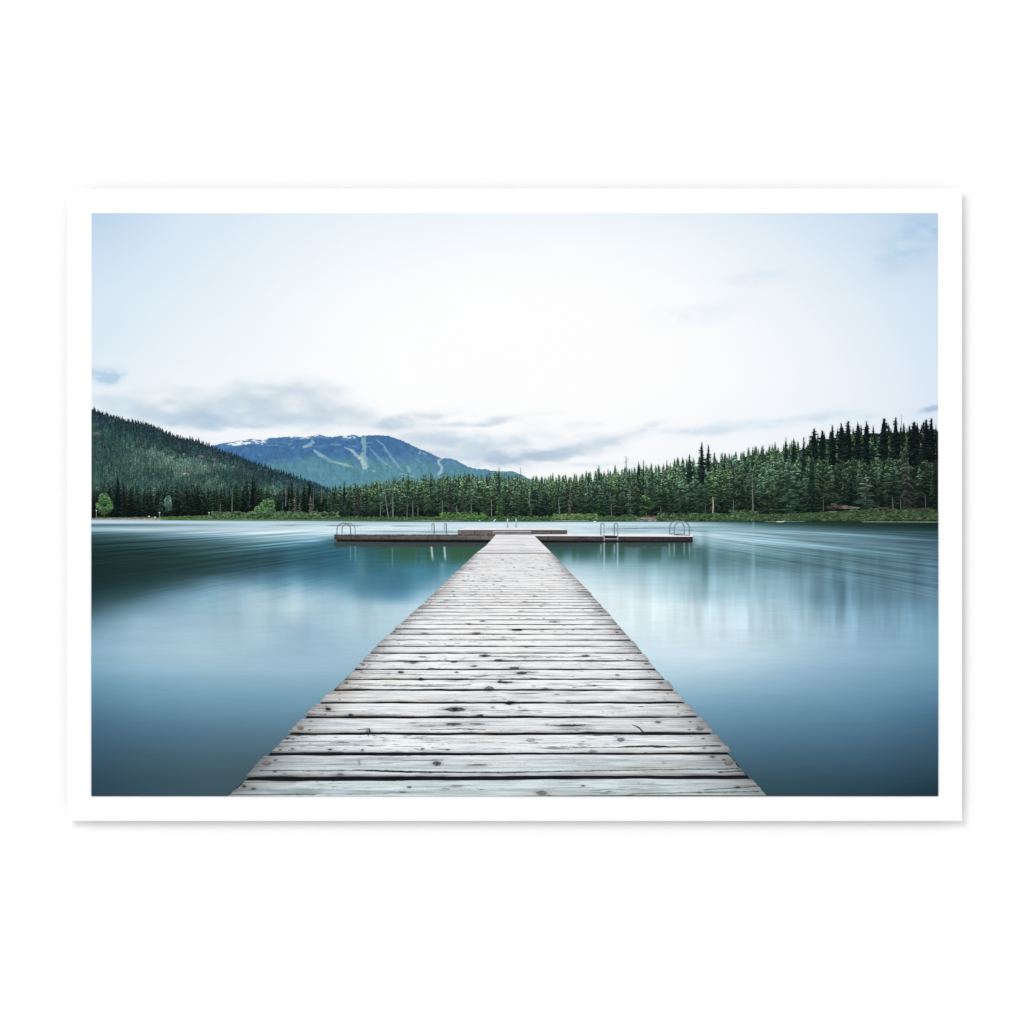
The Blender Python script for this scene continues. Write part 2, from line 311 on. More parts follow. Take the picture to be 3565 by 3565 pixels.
def conifer(x, yt, yb, w, tip, foot, seed, lay, sharp=.8, droop=.15, bough=7.0, dens=2.5, core=1.0, droop2=1.0):
    """one printed conifer: a dim narrow core and many separate boughs, light along their tops, dark beneath"""
    r = np.random.default_rng(seed); h = yb - yt; tip = np.asarray(tip, float); foot = np.asarray(foot, float)
    env = lambda t: (w / 2) * (0.015 + 0.985 * np.clip(t, 0, 1) ** sharp) * (1 - 0.22 * sst(.86, 1, t))
    lopside = [np.interp(np.linspace(0, 1, 200), np.linspace(0, 1, 9), .72 + .5 * r.random(9)) for _ in range(2)]
    n = max(6, int(h / 3.2)); t = np.linspace(0, 1, n); e = env(t) * (.42 + .25 * r.random(n)) * core
    X = x + e[:, None] * np.array([-1, 0, 1.])[None] + (r.random((n, 3)) - .5); Y = (yt + 2 + t * (h - 2))[:, None] + 0 * X
    cc = (tip + (foot - tip) * (t ** .6)[:, None])[:, None, :] * (.40 + .22 * r.random((n, 3)))[..., None]
    V0, F0, C0 = gridgeo(X, Y, lay, cc)
    nb = int(h / bough * dens) + 5; tb = np.sort(np.concatenate([r.random(nb - 3) ** .9, [.015, .03, .05]])) * .985
    a = np.sin((r.random(nb) - .5) * math.pi); a[-3:] *= .6; side = (a > 0).astype(int)
    lop = np.where(side == 1, lopside[1][(tb * 199).astype(int)], lopside[0][(tb * 199).astype(int)])
    ln = env(tb) * a * lop * (.6 + .75 * r.random(nb)) + np.sign(a) * .6
    st = np.array([0, .4, .75, 1.0])
    th = np.minimum(bough * (.5 + .55 * r.random(nb)), .26 * env(tb) + .9)
    dr = droop * droop2 * (.5 + r.random(nb))
    bx = x + ln[:, None] * st[None]
    by = (yt + tb * h)[:, None] + np.abs(ln)[:, None] * (-.10 * st + (2.4 * dr[:, None]) * st ** 2) + (np.maximum(0, .55 - np.abs(a)) * env(tb) * .5)[:, None] * st
    wd = th[:, None] * np.array([.8, 1.0, .72, .18])[None]
    jit = lambda k: (r.random((nb, 4)) - .5) * k
    PX = np.stack([bx + jit(.8), bx + jit(.8), bx + jit(1.2)], -1); PY = np.stack([by - wd * .45 + jit(1.2), by + jit(.8), by + wd * (.6 + jit(.5))], -1)
    base = tip + (foot - tip) * (tb ** .9)[:, None]
    lum = (.80 + .40 * r.random(nb)) * (1.10 - .34 * np.abs(a) * sst(.1, .5, tb)) * np.where(a < 0, 1.05, .93)
    k4 = np.array([.78, 1.0, 1.14, 1.2])
    CC = base[:, None, None, :] * lum[:, None, None, None] * np.stack([1.22 * k4, .92 * k4, .46 * k4], -1)[None, ..., None] * (1 + .32 * (r.random((nb, 4, 3)) - .5))[..., None]
    idx = np.arange(nb * 12).reshape(nb, 4, 3)
    F1 = np.stack([idx[:, :-1, :-1], idx[:, 1:, :-1], idx[:, 1:, 1:], idx[:, :-1, 1:]], -1).reshape(-1, 4)
    L = lay + .4 + 2.6 * (1 - tb) + .3 * r.random(nb)
    L = np.broadcast_to(L[:, None, None], PX.shape)
    PX = np.clip(PX, PX0, PX1)
    V1 = np.stack([wx(PX), wy(L), wz(PY)], -1).reshape(-1, 3)
    return np.concatenate([V0, V1]), np.concatenate([F0, F1 + len(V0)]), np.concatenate([C0, lin(CC).reshape(-1, 3)])
def strip(pts, lay, c0, c1=None, seed=0, var=.12):
    """tapered stroke (x, y, half width)"""
    r = np.random.default_rng(seed); p = np.array(pts, float)
    m = max(2, int(np.sum(np.hypot(np.diff(p[:, 0]), np.diff(p[:, 1]))) / 2.5)); q = np.linspace(0, len(p) - 1, m); i = np.arange(len(p))
    px, py, pw = (np.interp(q, i, p[:, j]) for j in range(3))
    tx = np.gradient(px); ty = np.gradient(py); l = np.hypot(tx, ty) + 1e-9; nx, ny = -ty / l, tx / l
    X = np.stack([px - nx * pw, px, px + nx * pw], 1); Y = np.stack([py - ny * pw, py, py + ny * pw], 1)
    c0 = np.asarray(c0, float); c1 = c0 if c1 is None else np.asarray(c1, float)
    b = c0 + (c1 - c0) * np.linspace(0, 1, m)[:, None]
    RGB = np.stack([b * .86, b * 1.04, b * .9], 1) * (1 + var * (r.random((m, 3)) - .5) * 2)[..., None]
    return gridgeo(X, Y, lay, RGB)
def blob(x, y, rx, ry, col, lay, seed, dark=.55):
    """one leafy clump, ragged rim"""
    r = np.random.default_rng(seed); n = 14; a = np.linspace(0, 2 * math.pi, n, endpoint=False)
    rad = [0.0, 0.5, 0.78, 1.0]; X = []; Y = []; G = []
    rim = 0.72 + 0.45 * r.random(n)
    for q in rad:
        X.append(x + rx * q * rim * np.cos(a)); Y.append(y + ry * q * rim * np.sin(a)); G.append(1 + (0.30 - dark * .5 * q) * 0 - dark * .45 * np.sin(a) * q + .5 * (r.random(n) - .5))
    X = np.array(X); Y = np.array(Y); G = np.array(G); G[0] = 1.0
    X = np.concatenate([X, X[:, :1]], 1); Y = np.concatenate([Y, Y[:, :1]], 1); G = np.concatenate([G, G[:, :1]], 1)
    return gridgeo(X, Y, lay, np.asarray(col, float) * np.clip(G, .35, 1.7)[..., None])

# ------------------------------------------------------------------ 3 wooded hill on the left
hl = poly([(300,1412),(318,1420),(365,1441),(411,1453),(434,1462),(481,1469),(528,1481),(574,1501),(607,1515),(644,1527),(691,1534),(723,1548),(765,1567),(807,1581),(854,1597),(900,1613),(947,1632),(993,1646),(1040,1662),(1073,1676),(1110,1688),(1147,1704),(1180,1716),(1240,1740)])
def hillcol(X, Y):
    d = Y - hl(X)
    n = fbm(X / 90, Y / 45, 51, 4)
    c = mixc(np.zeros(X.shape + (3,)) + (40, 62, 72), (50, 78, 76), sst(20, 90, d))
    band = np.exp(-((d - 105 + 0.04 * (X - 700)) / 45) ** 2) * sst(400, 600, X) * (1 - sst(1000, 1120, X))
    c = mixc(c, (114, 140, 130), band * sst(.3, .6, n) * .9)
    c = mixc(c, (66, 96, 88), sst(.5, .7, n) * .6 * sst(30, 70, d))
    c = mixc(c, (42, 64, 66), (1 - sst(.3, .45, n)) * .6)
    c = mixc(c, (58, 92, 100), sst(900, 1150, X) * .55)
    c = mixc(c, (42, 60, 68), (1 - sst(3, 26, d)) * .6)
    c = mixc(c, (66, 92, 84), sst(70, 150, d) * .35)
    return c * np.array((1.36, 1.34, 1.32))
hill = empty('printed_hill', poster)
X, Y = patch(PX0, 1230, lambda x: hl(x) + 3 + 3 * vn(x / 4, 0 * x, 5), 1790.0, 3, 3)
grid('hill_slope', X, Y, 14, hillcol(X, Y) * (0.55 + .3 * vn(X / 3, Y / 4, 52))[..., None], M_LEAF, hill)
soup = Soup(); pts = []
for k_ in range(3600):
    x = random.uniform(312, 1215); top = float(hl(x)); f = random.random() ** 1.1
    y = top + 4 + f * 270
    if y > 1775: continue
    pts.append((y, x))
pts += [(float(hl(x)) + random.uniform(0, 5), x) for x in np.arange(318, 1200, 4.2) + RNG.uniform(-3, 3, len(np.arange(318, 1200, 4.2)))]
pts.sort()
for i, (y, x) in enumerate(pts):
    d = (y - float(hl(x))); h = random.uniform(11, 20) * (1 + d / 300) * (.5 + .5 * float(sst(4, 20, d))) * (1.0 if random.random() > .12 or d > 6 else 1.6); w = max(6.5, h * random.uniform(.46, .68))
    if x - w / 2 < PX0 + 1: continue
    c = hillcol(np.array([[x]]), np.array([[y]]))[0, 0] * random.uniform(.84, 1.18)
    V, F, cc = far_conifer(x, y - h, y + 3, w, c * 1.05, c * .84, i, 15 + 20 * i / len(pts), rowh=2.6, var=.16, bough=5, sharp=.75)
    soup.add(V, F, cc)
for (x, y, w, c) in [(645,1650,10,(150,152,158)),(652,1652,7,(140,145,150)),(335,1510,16,(96,100,104)),(700,1590,14,(100,100,110)),(745,1600,9,(98,100,112)),(810,1625,8,(105,112,120)),(535,1650,6,(110,112,116))]:
    soup.add(*blob(x, y, w, w * .4, c, 35.5, int(x), .2))
o = soup.build('hillside_trees', M_LEAF, hill); o['kind'] = 'stuff'

# ------------------------------------------------------------------ 4 forest along the far shore
top_l = poly([(300,1680),(420,1668),(500,1690),(560,1672),(640,1680),(700,1672),(780,1690),(880,1665),(960,1690),(1000,1684),(1075,1680),(1120,1700),(1160,1712),(1200,1705),(1230,1698),(1281,1684),(1360,1668),(1421,1655),(1500,1652),(1593,1642),(1640,1637),(1737,1636),(1817,1652),(1882,1656),(1928,1652),(1983,1652),(2085,1630),(2121,1628),(2186,1622),(2240,1612),(2291,1610),(2338,1600),(2400,1590),(2450,1582),(2501,1574),(2545,1566),(2605,1551),(2675,1538),(2736,1531),(2798,1526),(2834,1502),(2897,1488),(2950,1476),(3015,1472),(3077,1466),(3117,1464),(3182,1468),(3247,1460),(3280,1460)])
forest = empty('printed_forest', poster)
X, Y = patch(PX0, PX1, lambda x: top_l(x) + 34 + 10 * vn(x / 9, 0 * x, 8), 1816.0, 4, 4)
fl = mixc(np.zeros(X.shape + (3,)) + (40, 60, 54), (22, 34, 34), sst(10, 90, Y - top_l(X) - 34))
grid('forest_shade', X, Y, 36, fl * (0.7 + .5 * vn(X / 5, Y / 7, 61))[..., None], M_LEAF, forest)  # dark backing layer: shade between the trees, put into the ink colour
trees = []   # (size, args)
def base_y(x): return 1800 - 4 * sst(1800, 2400, x) - 14 * sst(2750, 3000, x)
x_zones = []
NR = 8
lay_i = 0
for r_ in range(NR):
    t = r_ / (NR - 1)
    x = 300.0
    while x < 3285:
        right = float(sst(1800, 2700, x)); left = float(1 - sst(1000, 1250, x))
        if left > .5 and r_ not in (0, 2, 5, 7): x += 30; continue
        sp = (19 + 10 * right + 5 * left) * (0.8 + .6 * t)
        x += sp * random.uniform(.55, 1.4)
        tl = float(top_l(x)); b = float(base_y(x))
        H0 = 70 + 16 * right + 10 * left
        Hf = 118 + 62 * right - 6 * left
        h = (H0 + (Hf - H0) * t) * random.uniform(.78, 1.2)
        topy = tl + (b - tl - Hf * .98) * t
        if left > .5: topy = tl + 22 * t
        topy += random.gauss(0, 7) + (8 if r_ == 0 else 0)
        yb = min(topy + h, b + random.uniform(-3, 6))
        if r_ == NR - 1: yb = b + random.uniform(-4, 4)
        if yb - topy < 25: continue
        w = (yb - topy) * random.uniform(.36, .54) * (1 - .06 * (1 - t))
        if x - w / 2 < PX0 + 1 or x + w / 2 > PX1 - 1: 
            w = 2 * min(x - PX0 - 1, PX1 - 1 - x) 
            if w < 12: continue
        lt = random.uniform(.84, 1.24) * (1.10 - .16 * t)
        tip = np.array((128, 168, 134.)) * lt; foot = np.array((42, 66, 57.)) * (1.1 - .3 * t)
        warm = random.random()
        if warm > .72: tip = tip * np.array((1.03, 1.01, .90))
        elif warm < .25: tip = tip * np.array((.92, .96, 1.0))
        tip = tip * np.array((1.0, 1.03, .97)); tip = tip * .88 + tip.mean() * .12; foot = foot * .85 + foot.mean() * .15
        dk = .30 * float(sst(2500, 3200, x)) 
        if r_ <= 1: dk += .34 * float(sst(2780, 2880, x))
        tip = tip * (1 - dk); foot = foot * (1 - dk * .7)
        if left > .5:
            tip = tip * np.array((.50, .54, .60)) * (1.3 - .35 * t); foot = foot * .66
            if r_ == 0: tip = np.array((112, 134, 120.)) * random.uniform(.6, 1.1); foot = np.array((60, 80, 74.))
        elif left > 0.02: tip = tip * (1 - .35 * left)
        if random.random() < .035: tip = np.array((100, 106, 102.)) * (1 - .4 * left); foot = np.array((60, 66, 64.)) * (1 - .4 * left)
        trees.append([(yb - topy) * w * (0.4 + .6 * t), dict(x=x, yt=topy, yb=yb, w=w, tip=tip, foot=foot, lay=40 + 6.6 * r_ + random.random() * 5,
                      sharp=random.uniform(.62, .95), droop=random.uniform(.03, .26), bough=random.uniform(5.5, 9))])
# trees that stand out against the sky or against their neighbours
FE = [(2443,1537,1680,46,(40,58,62),(40,60,58),92,.7), (2466,1546,1640,30,(42,60,64),(44,62,60),91,.7), (2400,1580,1680,36,(58,84,82),(44,66,60),90,.6),
      (2191,1692,1812,52,(128,162,136),(60,90,72),98,.75), (2088,1700,1806,50,(96,134,86),(44,70,52),97,.7), (2250,1712,1806,58,(100,138,92),(46,72,54),97.5,.5), (2308,1678,1798,66,(86,116,84),(34,54,46),96,.6),
      (2743,1580,1806,72,(112,142,126),(52,78,66),98,.75), (2687,1660,1800,52,(104,112,84),(50,70,52),98.5,.8), (2826,1556,1800,78,(66,92,82),(34,54,50),97.5,.8),
      (3015,1651,1786,88,(128,152,138),(52,76,66),99,.7), (2958,1640,1766,60,(60,86,72),(26,42,38),98,.7), (3107,1600,1772,84,(84,112,100),(34,52,48),97.8,.7),
      (1735,1720,1806,26,(116,150,104),(62,94,66),98,.7), (1746,1731,1806,30,(112,148,98),(66,100,66),98.6,.7), (1797,1710,1800,32,(104,142,104),(52,82,62),97,.7), (1686,1705,1800,44,(96,124,98),(48,74,60),97.4,.8),
      (1620,1738,1802,28,(84,116,92),(50,76,60),98,.8), (1540,1655,1790,34,(110,134,104),(56,84,70),95,.8), (1848,1766,1806,28,(104,134,88),(60,90,62),98,.8),
      (1198,1675,1760,14,(60,72,82),(50,66,70),93,.5), (880,1655,1770,30,(30,46,50),(20,34,36),93,.8), (1006,1682,1780,26,(28,44,48),(20,34,36),93.5,.8), (1078,1668,1780,34,(34,46,50),(24,38,40),92,.7),
      (1028,1712,1794,16,(132,130,130),(96,98,98),96,.6), (1082,1716,1796,18,(138,140,140),(104,108,108),96.5,.6), (1983,1676,1796,22,(134,138,142),(112,112,114),98.3,.7), (1610,1690,1800,16,(120,124,122),(80,88,84),95,.7),
      (1008,1735,1806,22,(90,132,108),(62,98,80),98,.8), (1045,1738,1806,30,(92,134,112),(64,100,82),98.4,.8), (985,1752,1806,26,(84,120,98),(60,92,76),97.6,.8), (1130,1760,1806,24,(82,112,90),(50,80,64),97.6,.8),
      (410,1655,1795,64,(40,62,62),(22,38,38),94,.75), (650,1690,1795,54,(52,76,70),(30,48,46),94.5,.8), (745,1706,1798,56,(58,86,76),(32,52,48),95.5,.85), (560,1735,1800,34,(72,100,92),(44,66,62),96,.6),
      (2834,1490,1600,46,(30,46,48),(34,54,50),88,.5), (2862,1496,1600,34,(28,44,46),(34,54,50),88.4,.35), (2897,1477,1620,36,(28,44,48),(34,54,50),88.8,.6), (2928,1470,1600,42,(28,42,46),(34,52,48),88.2,.6),
      (2952,1465,1600,44,(28,42,46),(34,52,48),88.6,.4), (2986,1467,1600,40,(30,46,50),(34,54,50),88,.6), (3016,1462,1610,40,(26,42,44),(32,50,46),88.8,.55), (3077,1454,1600,48,(26,40,44),(32,50,46),88.2,.35), (3118,1450,1600,44,(28,44,46),(32,50,46),88.7,.6),
      (3182,1466,1620,62,(24,38,42),(30,46,44),88.4,.4), (3224,1458,1600,40,(22,34,38),(28,42,40),88.1,.4), (3242,1453,1610,40,(22,34,38),(28,42,40),88.9,.3), (2736,1522,1620,24,(40,60,58),(44,66,60),88,.7), (2798,1519,1640,34,(46,70,66),(44,66,60),88.2,.8), (2763,1524,1610,34,(38,58,58),(40,62,56),88.5,.7),
      (1737,1626,1720,26,(88,124,106),(60,90,78),86,.8), (1421,1646,1760,32,(86,120,100),(50,78,66),87,.8), (1500,1643,1740,28,(84,118,100),(50,78,66),86,.8), (2085,1618,1740,30,(70,102,88),(46,70,62),86,.8), (2223,1605,1720,26,(48,70,70),(44,66,60),86.4,.5), (2240,1600,1740,28,(80,116,100),(46,70,62),86.8,.8)]
for x, yt, yb, w, tip, foot, lay, sh in FE:
    if sh <= .62: w *= 1.65; sh = .75 if sh > .45 else .62
    elif x > 2700 and yt < 1540 or x in (2443, 2466): w *= 1.15
    trees.append([1e6, dict(x=x, yt=yt, yb=yb, w=w, tip=np.array(tip, float), foot=np.array(foot, float), lay=lay, sharp=sh, droop=.12, bough=7.5, dens=2.4, core=.75, droop2=.5)])
trees.sort(key=lambda a: -a[0])
rest = Soup()
for i, (sz, a) in enumerate(trees):
    g = conifer(seed=1000 + i, **a)
    if i < 100: make('conifer', *g, M_LEAF, forest)
    else: rest.add(*g)
o = rest.build('conifers', M_LEAF, forest); o['kind'] = 'stuff'

# bare dead trunks
SN = [[(809,1704,.6),(808,1788,1.6)], [(768,1752,.7),(766,1788,1.4)], [(997,1692,.7),(995,1762,1.5)], [(1336,1672,.6),(1343,1740,1.3),(1353,1806,1.9)], [(1368,1655,.6),(1368,1800,2.2)],
      [(1325,1752,.7),(1324,1804,1.4)], [(1437,1740,.8),(1438,1806,1.8)], [(1455,1764,.7),(1455,1806,1.6)], [(1711,1738,.8),(1711,1810,2)], [(1843,1715,.7),(1845,1765,1.3)], [(1944,1738,1),(1949,1800,2)],
      [(2481,1730,1.6),(2483,1760,3),(2480,1803,2)], [(2553,1738,.8),(2553,1812,1.8)], [(2179,1588,.8),(2180,1662,1.8)], [(2128,1756,.8),(2129,1810,1.5)], [(2618,1648,.6),(2620,1720,1.4),(2622,1813,2.4)],
      [(2866,1736,1.4),(2866,1780,1.6)], [(3134,1738,1.6),(3136,1782,2)], [(3106,1730,2),(3109,1776,3)], [(3220,1722,1.4),(3222,1764,2)], [(3138,1443,.4),(3137,1500,1)], [(1812,1626,.5),(1813,1660,1)], [(1540,1742,1),(1540,1795,1.4)], [(1590,1760,1),(1590,1795,1.2)], [(1092,1700,.6),(1090,1770,1.2)], [(1120,1690,.6),(1118,1750,1)],
      [(1640,1752,1.2),(1641,1796,1.6)], [(1418,1750,.8),(1417,1806,1.2)], [(2300,1765,1.8),(2302,1806,2.2)], [(2250,1785,2.4),(2250,1808,3)], [(2455,1755,1.2),(2457,1800,1.8)]]
for i, p in enumerate(SN):
    c = (128, 134, 138) if i not in (16, 17, 18, 19, 20, 21, 28, 29, 30) else (92, 94, 94)
    if i == 11: c = (176, 172, 160)
    p = [(a, b, w_ * .8) for a, b, w_ in p]; s = Soup(); s.add(*strip(p, 101, np.array(c) * .92, c, i))
    r = random.Random(i)
    if i in (3, 4, 6, 8, 13, 15, 11, 23):
        (x0, y0, _), (x1, y1, _) = p[0], p[-1]
        for q in range(12):
            f = r.uniform(.05, .95); xx = x0 + (x1 - x0) * f; yy = y0 + (y1 - y0) * f; l = r.choice((-1, 1)) * r.uniform(4, 11)
            s.add(*strip([(xx, yy, .5), (xx + l, yy + r.uniform(-3, 3), .25)], 100.5, np.array(c) * .8, None, q))
    s.build('dead_trunk', M_METAL, forest)

# ------------------------------------------------------------------ 5 shore: grass, beach, shrubs
shore = empty('printed_shore', poster)
sh_line = poly([(300,1811.5),(700,1812.5),(1100,1813.5),(1500,1814.5),(2000,1815),(2500,1816),(3280,1817)])
gtop = poly([(300,1801),(560,1799),(640,1796),(760,1794),(1000,1798),(1300,1800),(1700,1800),(2000,1797),(2300,1800),(2560,1792),(2800,1786),(2900,1780),(3100,1776),(3280,1774)])
X, Y = patch(PX0, PX1, lambda x: gtop(x) + 3 * (vn(x / 6, 0 * x, 71) - .5), lambda x: sh_line(x) + 3, 2.4, 1.3)
v = (Y - gtop(X)) / (sh_line(X) - gtop(X))
n = fbm(X / 7, Y / 3, 72, 3)
RGB = mixc(np.zeros(X.shape + (3,)) + (60, 88, 58), (86, 118, 70), sst(.45, .62, n))
RGB = mixc(RGB, (100, 132, 80), np.exp(-((X - 900) / 330) ** 2) * sst(.3, .8, v) * .7)
RGB = mixc(RGB, (56, 78, 56), sst(2300, 2700, X) * .75)
bch = (1 - sst(520, 600, X)); RGB = mixc(RGB, (150, 150, 148), bch * sst(.25, .45, v)); RGB = mixc(RGB, (60, 84, 52), bch * (1 - sst(.1, .3, v)) * .6)
RGB = mixc(RGB, (34, 48, 44), sst(.84, 1.0, v) * sst(560, 700, X) * .85)
RGB *= (0.75 + .5 * vn(X / 2.5, Y / 1.5, 73))[..., None]
rk = np.exp(-((X - 2262) / 60) ** 4) * sst(.25, .5, v); RGB = mixc(RGB, (158, 150, 148), rk * sst(.35, .6, n))
grid('grass_bank', X, Y, 102.5, RGB, M_LEAF, shore)['kind'] = 'stuff'
s = Soup()
def shrubs(x0, x1, n, ylo, yhi, rmin, rmax, cols, lay=104, dark=.6):
    items = sorted((random.uniform(0, 1), random.uniform(x0, x1)) for _ in range(int(n * 2.1)))
    n *= 2.1
    for i, (f, x) in enumerate(items):
        r = random.uniform(rmin, rmax) * .66; a = ylo(x) if callable(ylo) else ylo; b = yhi(x) if callable(yhi) else yhi
        y = a + (b - a) * f
        if x - r * 1.3 < PX0 or x + r * 1.3 > PX1: continue
        c = np.array(random.choice(cols), float) * random.uniform(.55, 1.0)
        s.add(*blob(x, y, r * 1.15, r * .8, c, lay + 4 * i / n + random.random() * .02, random.randrange(10 ** 6), dark))
GR = [(72,104,68),(84,118,76),(62,92,64),(96,126,84)]
shrubs(735, 1180, 300, 1782, 1805, 4, 8, [(84,112,84),(96,124,90),(70,98,76),(104,130,92)])
shrubs(1180, 1560, 150, 1798, 1809, 2.5, 5, GR)
shrubs(1530, 1690, 120, 1785, 1806, 3, 7, [(88,128,76),(104,146,84),(76,112,68)])
shrubs(1690, 2060, 150, 1797, 1809, 2.5, 6, GR)
shrubs(1925, 2080, 120, 1790, 1808, 4, 8, [(98,130,82),(84,116,74),(110,140,92)])
shrubs(2080, 2220, 110, 1796, 1811, 3, 7, [(76,102,70),(88,114,76),(64,90,64)])
shrubs(2290, 2560, 260, 1788, 1811, 3.5, 8, [(70,96,68),(80,106,72),(60,84,62),(92,118,80)])
shrubs(2540, 2640, 120, 1778, 1811, 4, 9, [(76,102,72),(86,112,76),(62,86,64)])
shrubs(2640, 3262, 950, lambda x: 1792 - 16 * float(sst(2820, 3000, x)) , 1812, 4, 9, [(62,84,60),(74,98,66),(52,72,56),(88,110,74),(66,92,62)])
o = s.build('shrubs', M_LEAF, shore); o['kind'] = 'stuff'
def leafy(name, parts, lay, cols, trunk=None):
    global s
    s = Soup()
    if trunk: s.add(*strip(trunk, lay - .5, (70, 72, 66)))
    k = 0
    for x, y, rx, ry, n in parts:
        its = sorted((random.uniform(-1, 1), random.uniform(-1, 1)) for _ in range(n))
        for fy, fx in its:
            if fx * fx + fy * fy > 1: continue
            c = np.array(random.choice(cols), float) * random.uniform(.75, 1.2) * (1.05 - .22 * fy)
            s.add(*blob(x + fx * rx, y + fy * ry, random.uniform(3, 6.5), random.uniform(2.5, 5), c, lay + .004 * k, k + int(x), .6)); k += 1
    s.build(name, M_LEAF, shore)
leafy('round_tree', [(364,1762,27,30,260), (364,1740,17,22,120)], 108.2, [(70,102,66),(58,88,58),(84,116,76)], [(365,1785,1.2),(365,1802,1.6)])
leafy('bright_tree', [(930,1772,26,30,260), (905,1782,20,20,120), (936,1752,18,14,80)], 109.4, [(74,106,70),(62,90,62),(84,114,78)])
leafy('pale_tree', [(585,1752,11,26,110)], 108.4, [(84,110,100),(72,98,90)])
# bare earth slopes under the trees on the right
for x, y, rx, ry, c in [(2252,1806,46,7,(168,160,158)),(2290,1804,30,6,(140,128,124)),(2225,1810,22,4,(184,178,174)),(2955,1768,34,7,(150,140,136)),(2915,1762,24,9,(96,86,86)),(3080,1772,40,5,(108,98,98)),(3200,1772,40,4,(98,90,88)),(2900,1782,30,2,(160,160,158)),(2268,1798,40,4,(96,84,80)),(470,1803,26,3,(140,136,134)),(405,1806,40,2.5,(168,168,166)),(1402,1806,8,2.5,(170,130,116))]:
    s = Soup()
    for q in range(10):
        s.add(*blob(x + random.gauss(0, rx * .45), y + random.gauss(0, ry * .35), rx * random.uniform(.2, .5), ry * random.uniform(.3, .7), np.array(c) * (.80, .80, .78) * random.uniform(.75, 1.12), 103.2 + .05 * q, int(x + q), .3))
    s.build('earth_patch', M_LEAF, shore)
# small things along the water: lamp posts, signs, floating logs
for x, y0, y1 in [(336,1776,1803),(556,1783,1806),(728,1783,1801)]:
    s = Soup(); s.add(*strip([(x, y0 + 3, .7), (x, y1, .9)], 113.0, (150, 158, 162))); s.add(*strip([(x - 2.4, y0 + 1.5, 1.5), (x + 2.2, y0 + 1.5, 1.8)], 113.2, (222, 226, 228)))
    s.build('lamp_post', M_METAL, shore)
for x, y in [(519,1797.5),(540,1800.5)]:
    s = Soup(); s.add(*strip([(x - 3.2, y, 1.6), (x + 3.2, y, 1.6)], 113.2, (226, 230, 232))); s.add(*strip([(x - 2, y + 1.6, .5), (x - 2, y + 9, .5)], 113, (130, 134, 136))); s.add(*strip([(x + 2, y + 1.6, .5), (x + 2, y + 9, .5)], 113, (130, 134, 136)))
    s.build('sign', M_METAL, shore)
for p in [[(2703,1816.6,1.2),(2724,1816.2,1.5),(2731,1813.8,1.2)], [(1717,1816,1.6),(1722,1810.5,1.8),(1726,1806.5,1)], [(1667,1812.8,1.4),(1672,1812.6,1.2)], [(2066,1814.8,1.2),(2070,1815.6,1.6),(2075,1814.6,1.2)]]:
    make('floating_log', *strip(p, 118.5, (226, 228, 226)), M_METAL, shore)
for p in [[(3000,1816.6,.7),(3264,1817.4,.9)], [(2660,1815.4,.5),(2800,1815.2,.5)], [(1440,1812.8,.5),(1600,1813,.5)], [(1930,1812.8,.8),(2050,1812.6,.8)], [(326,1810,1),(560,1811.5,1)]]:
    make('shore_stones', *strip(p, 118.3, (176, 178, 172), None, 3, .3), M_METAL, shore)

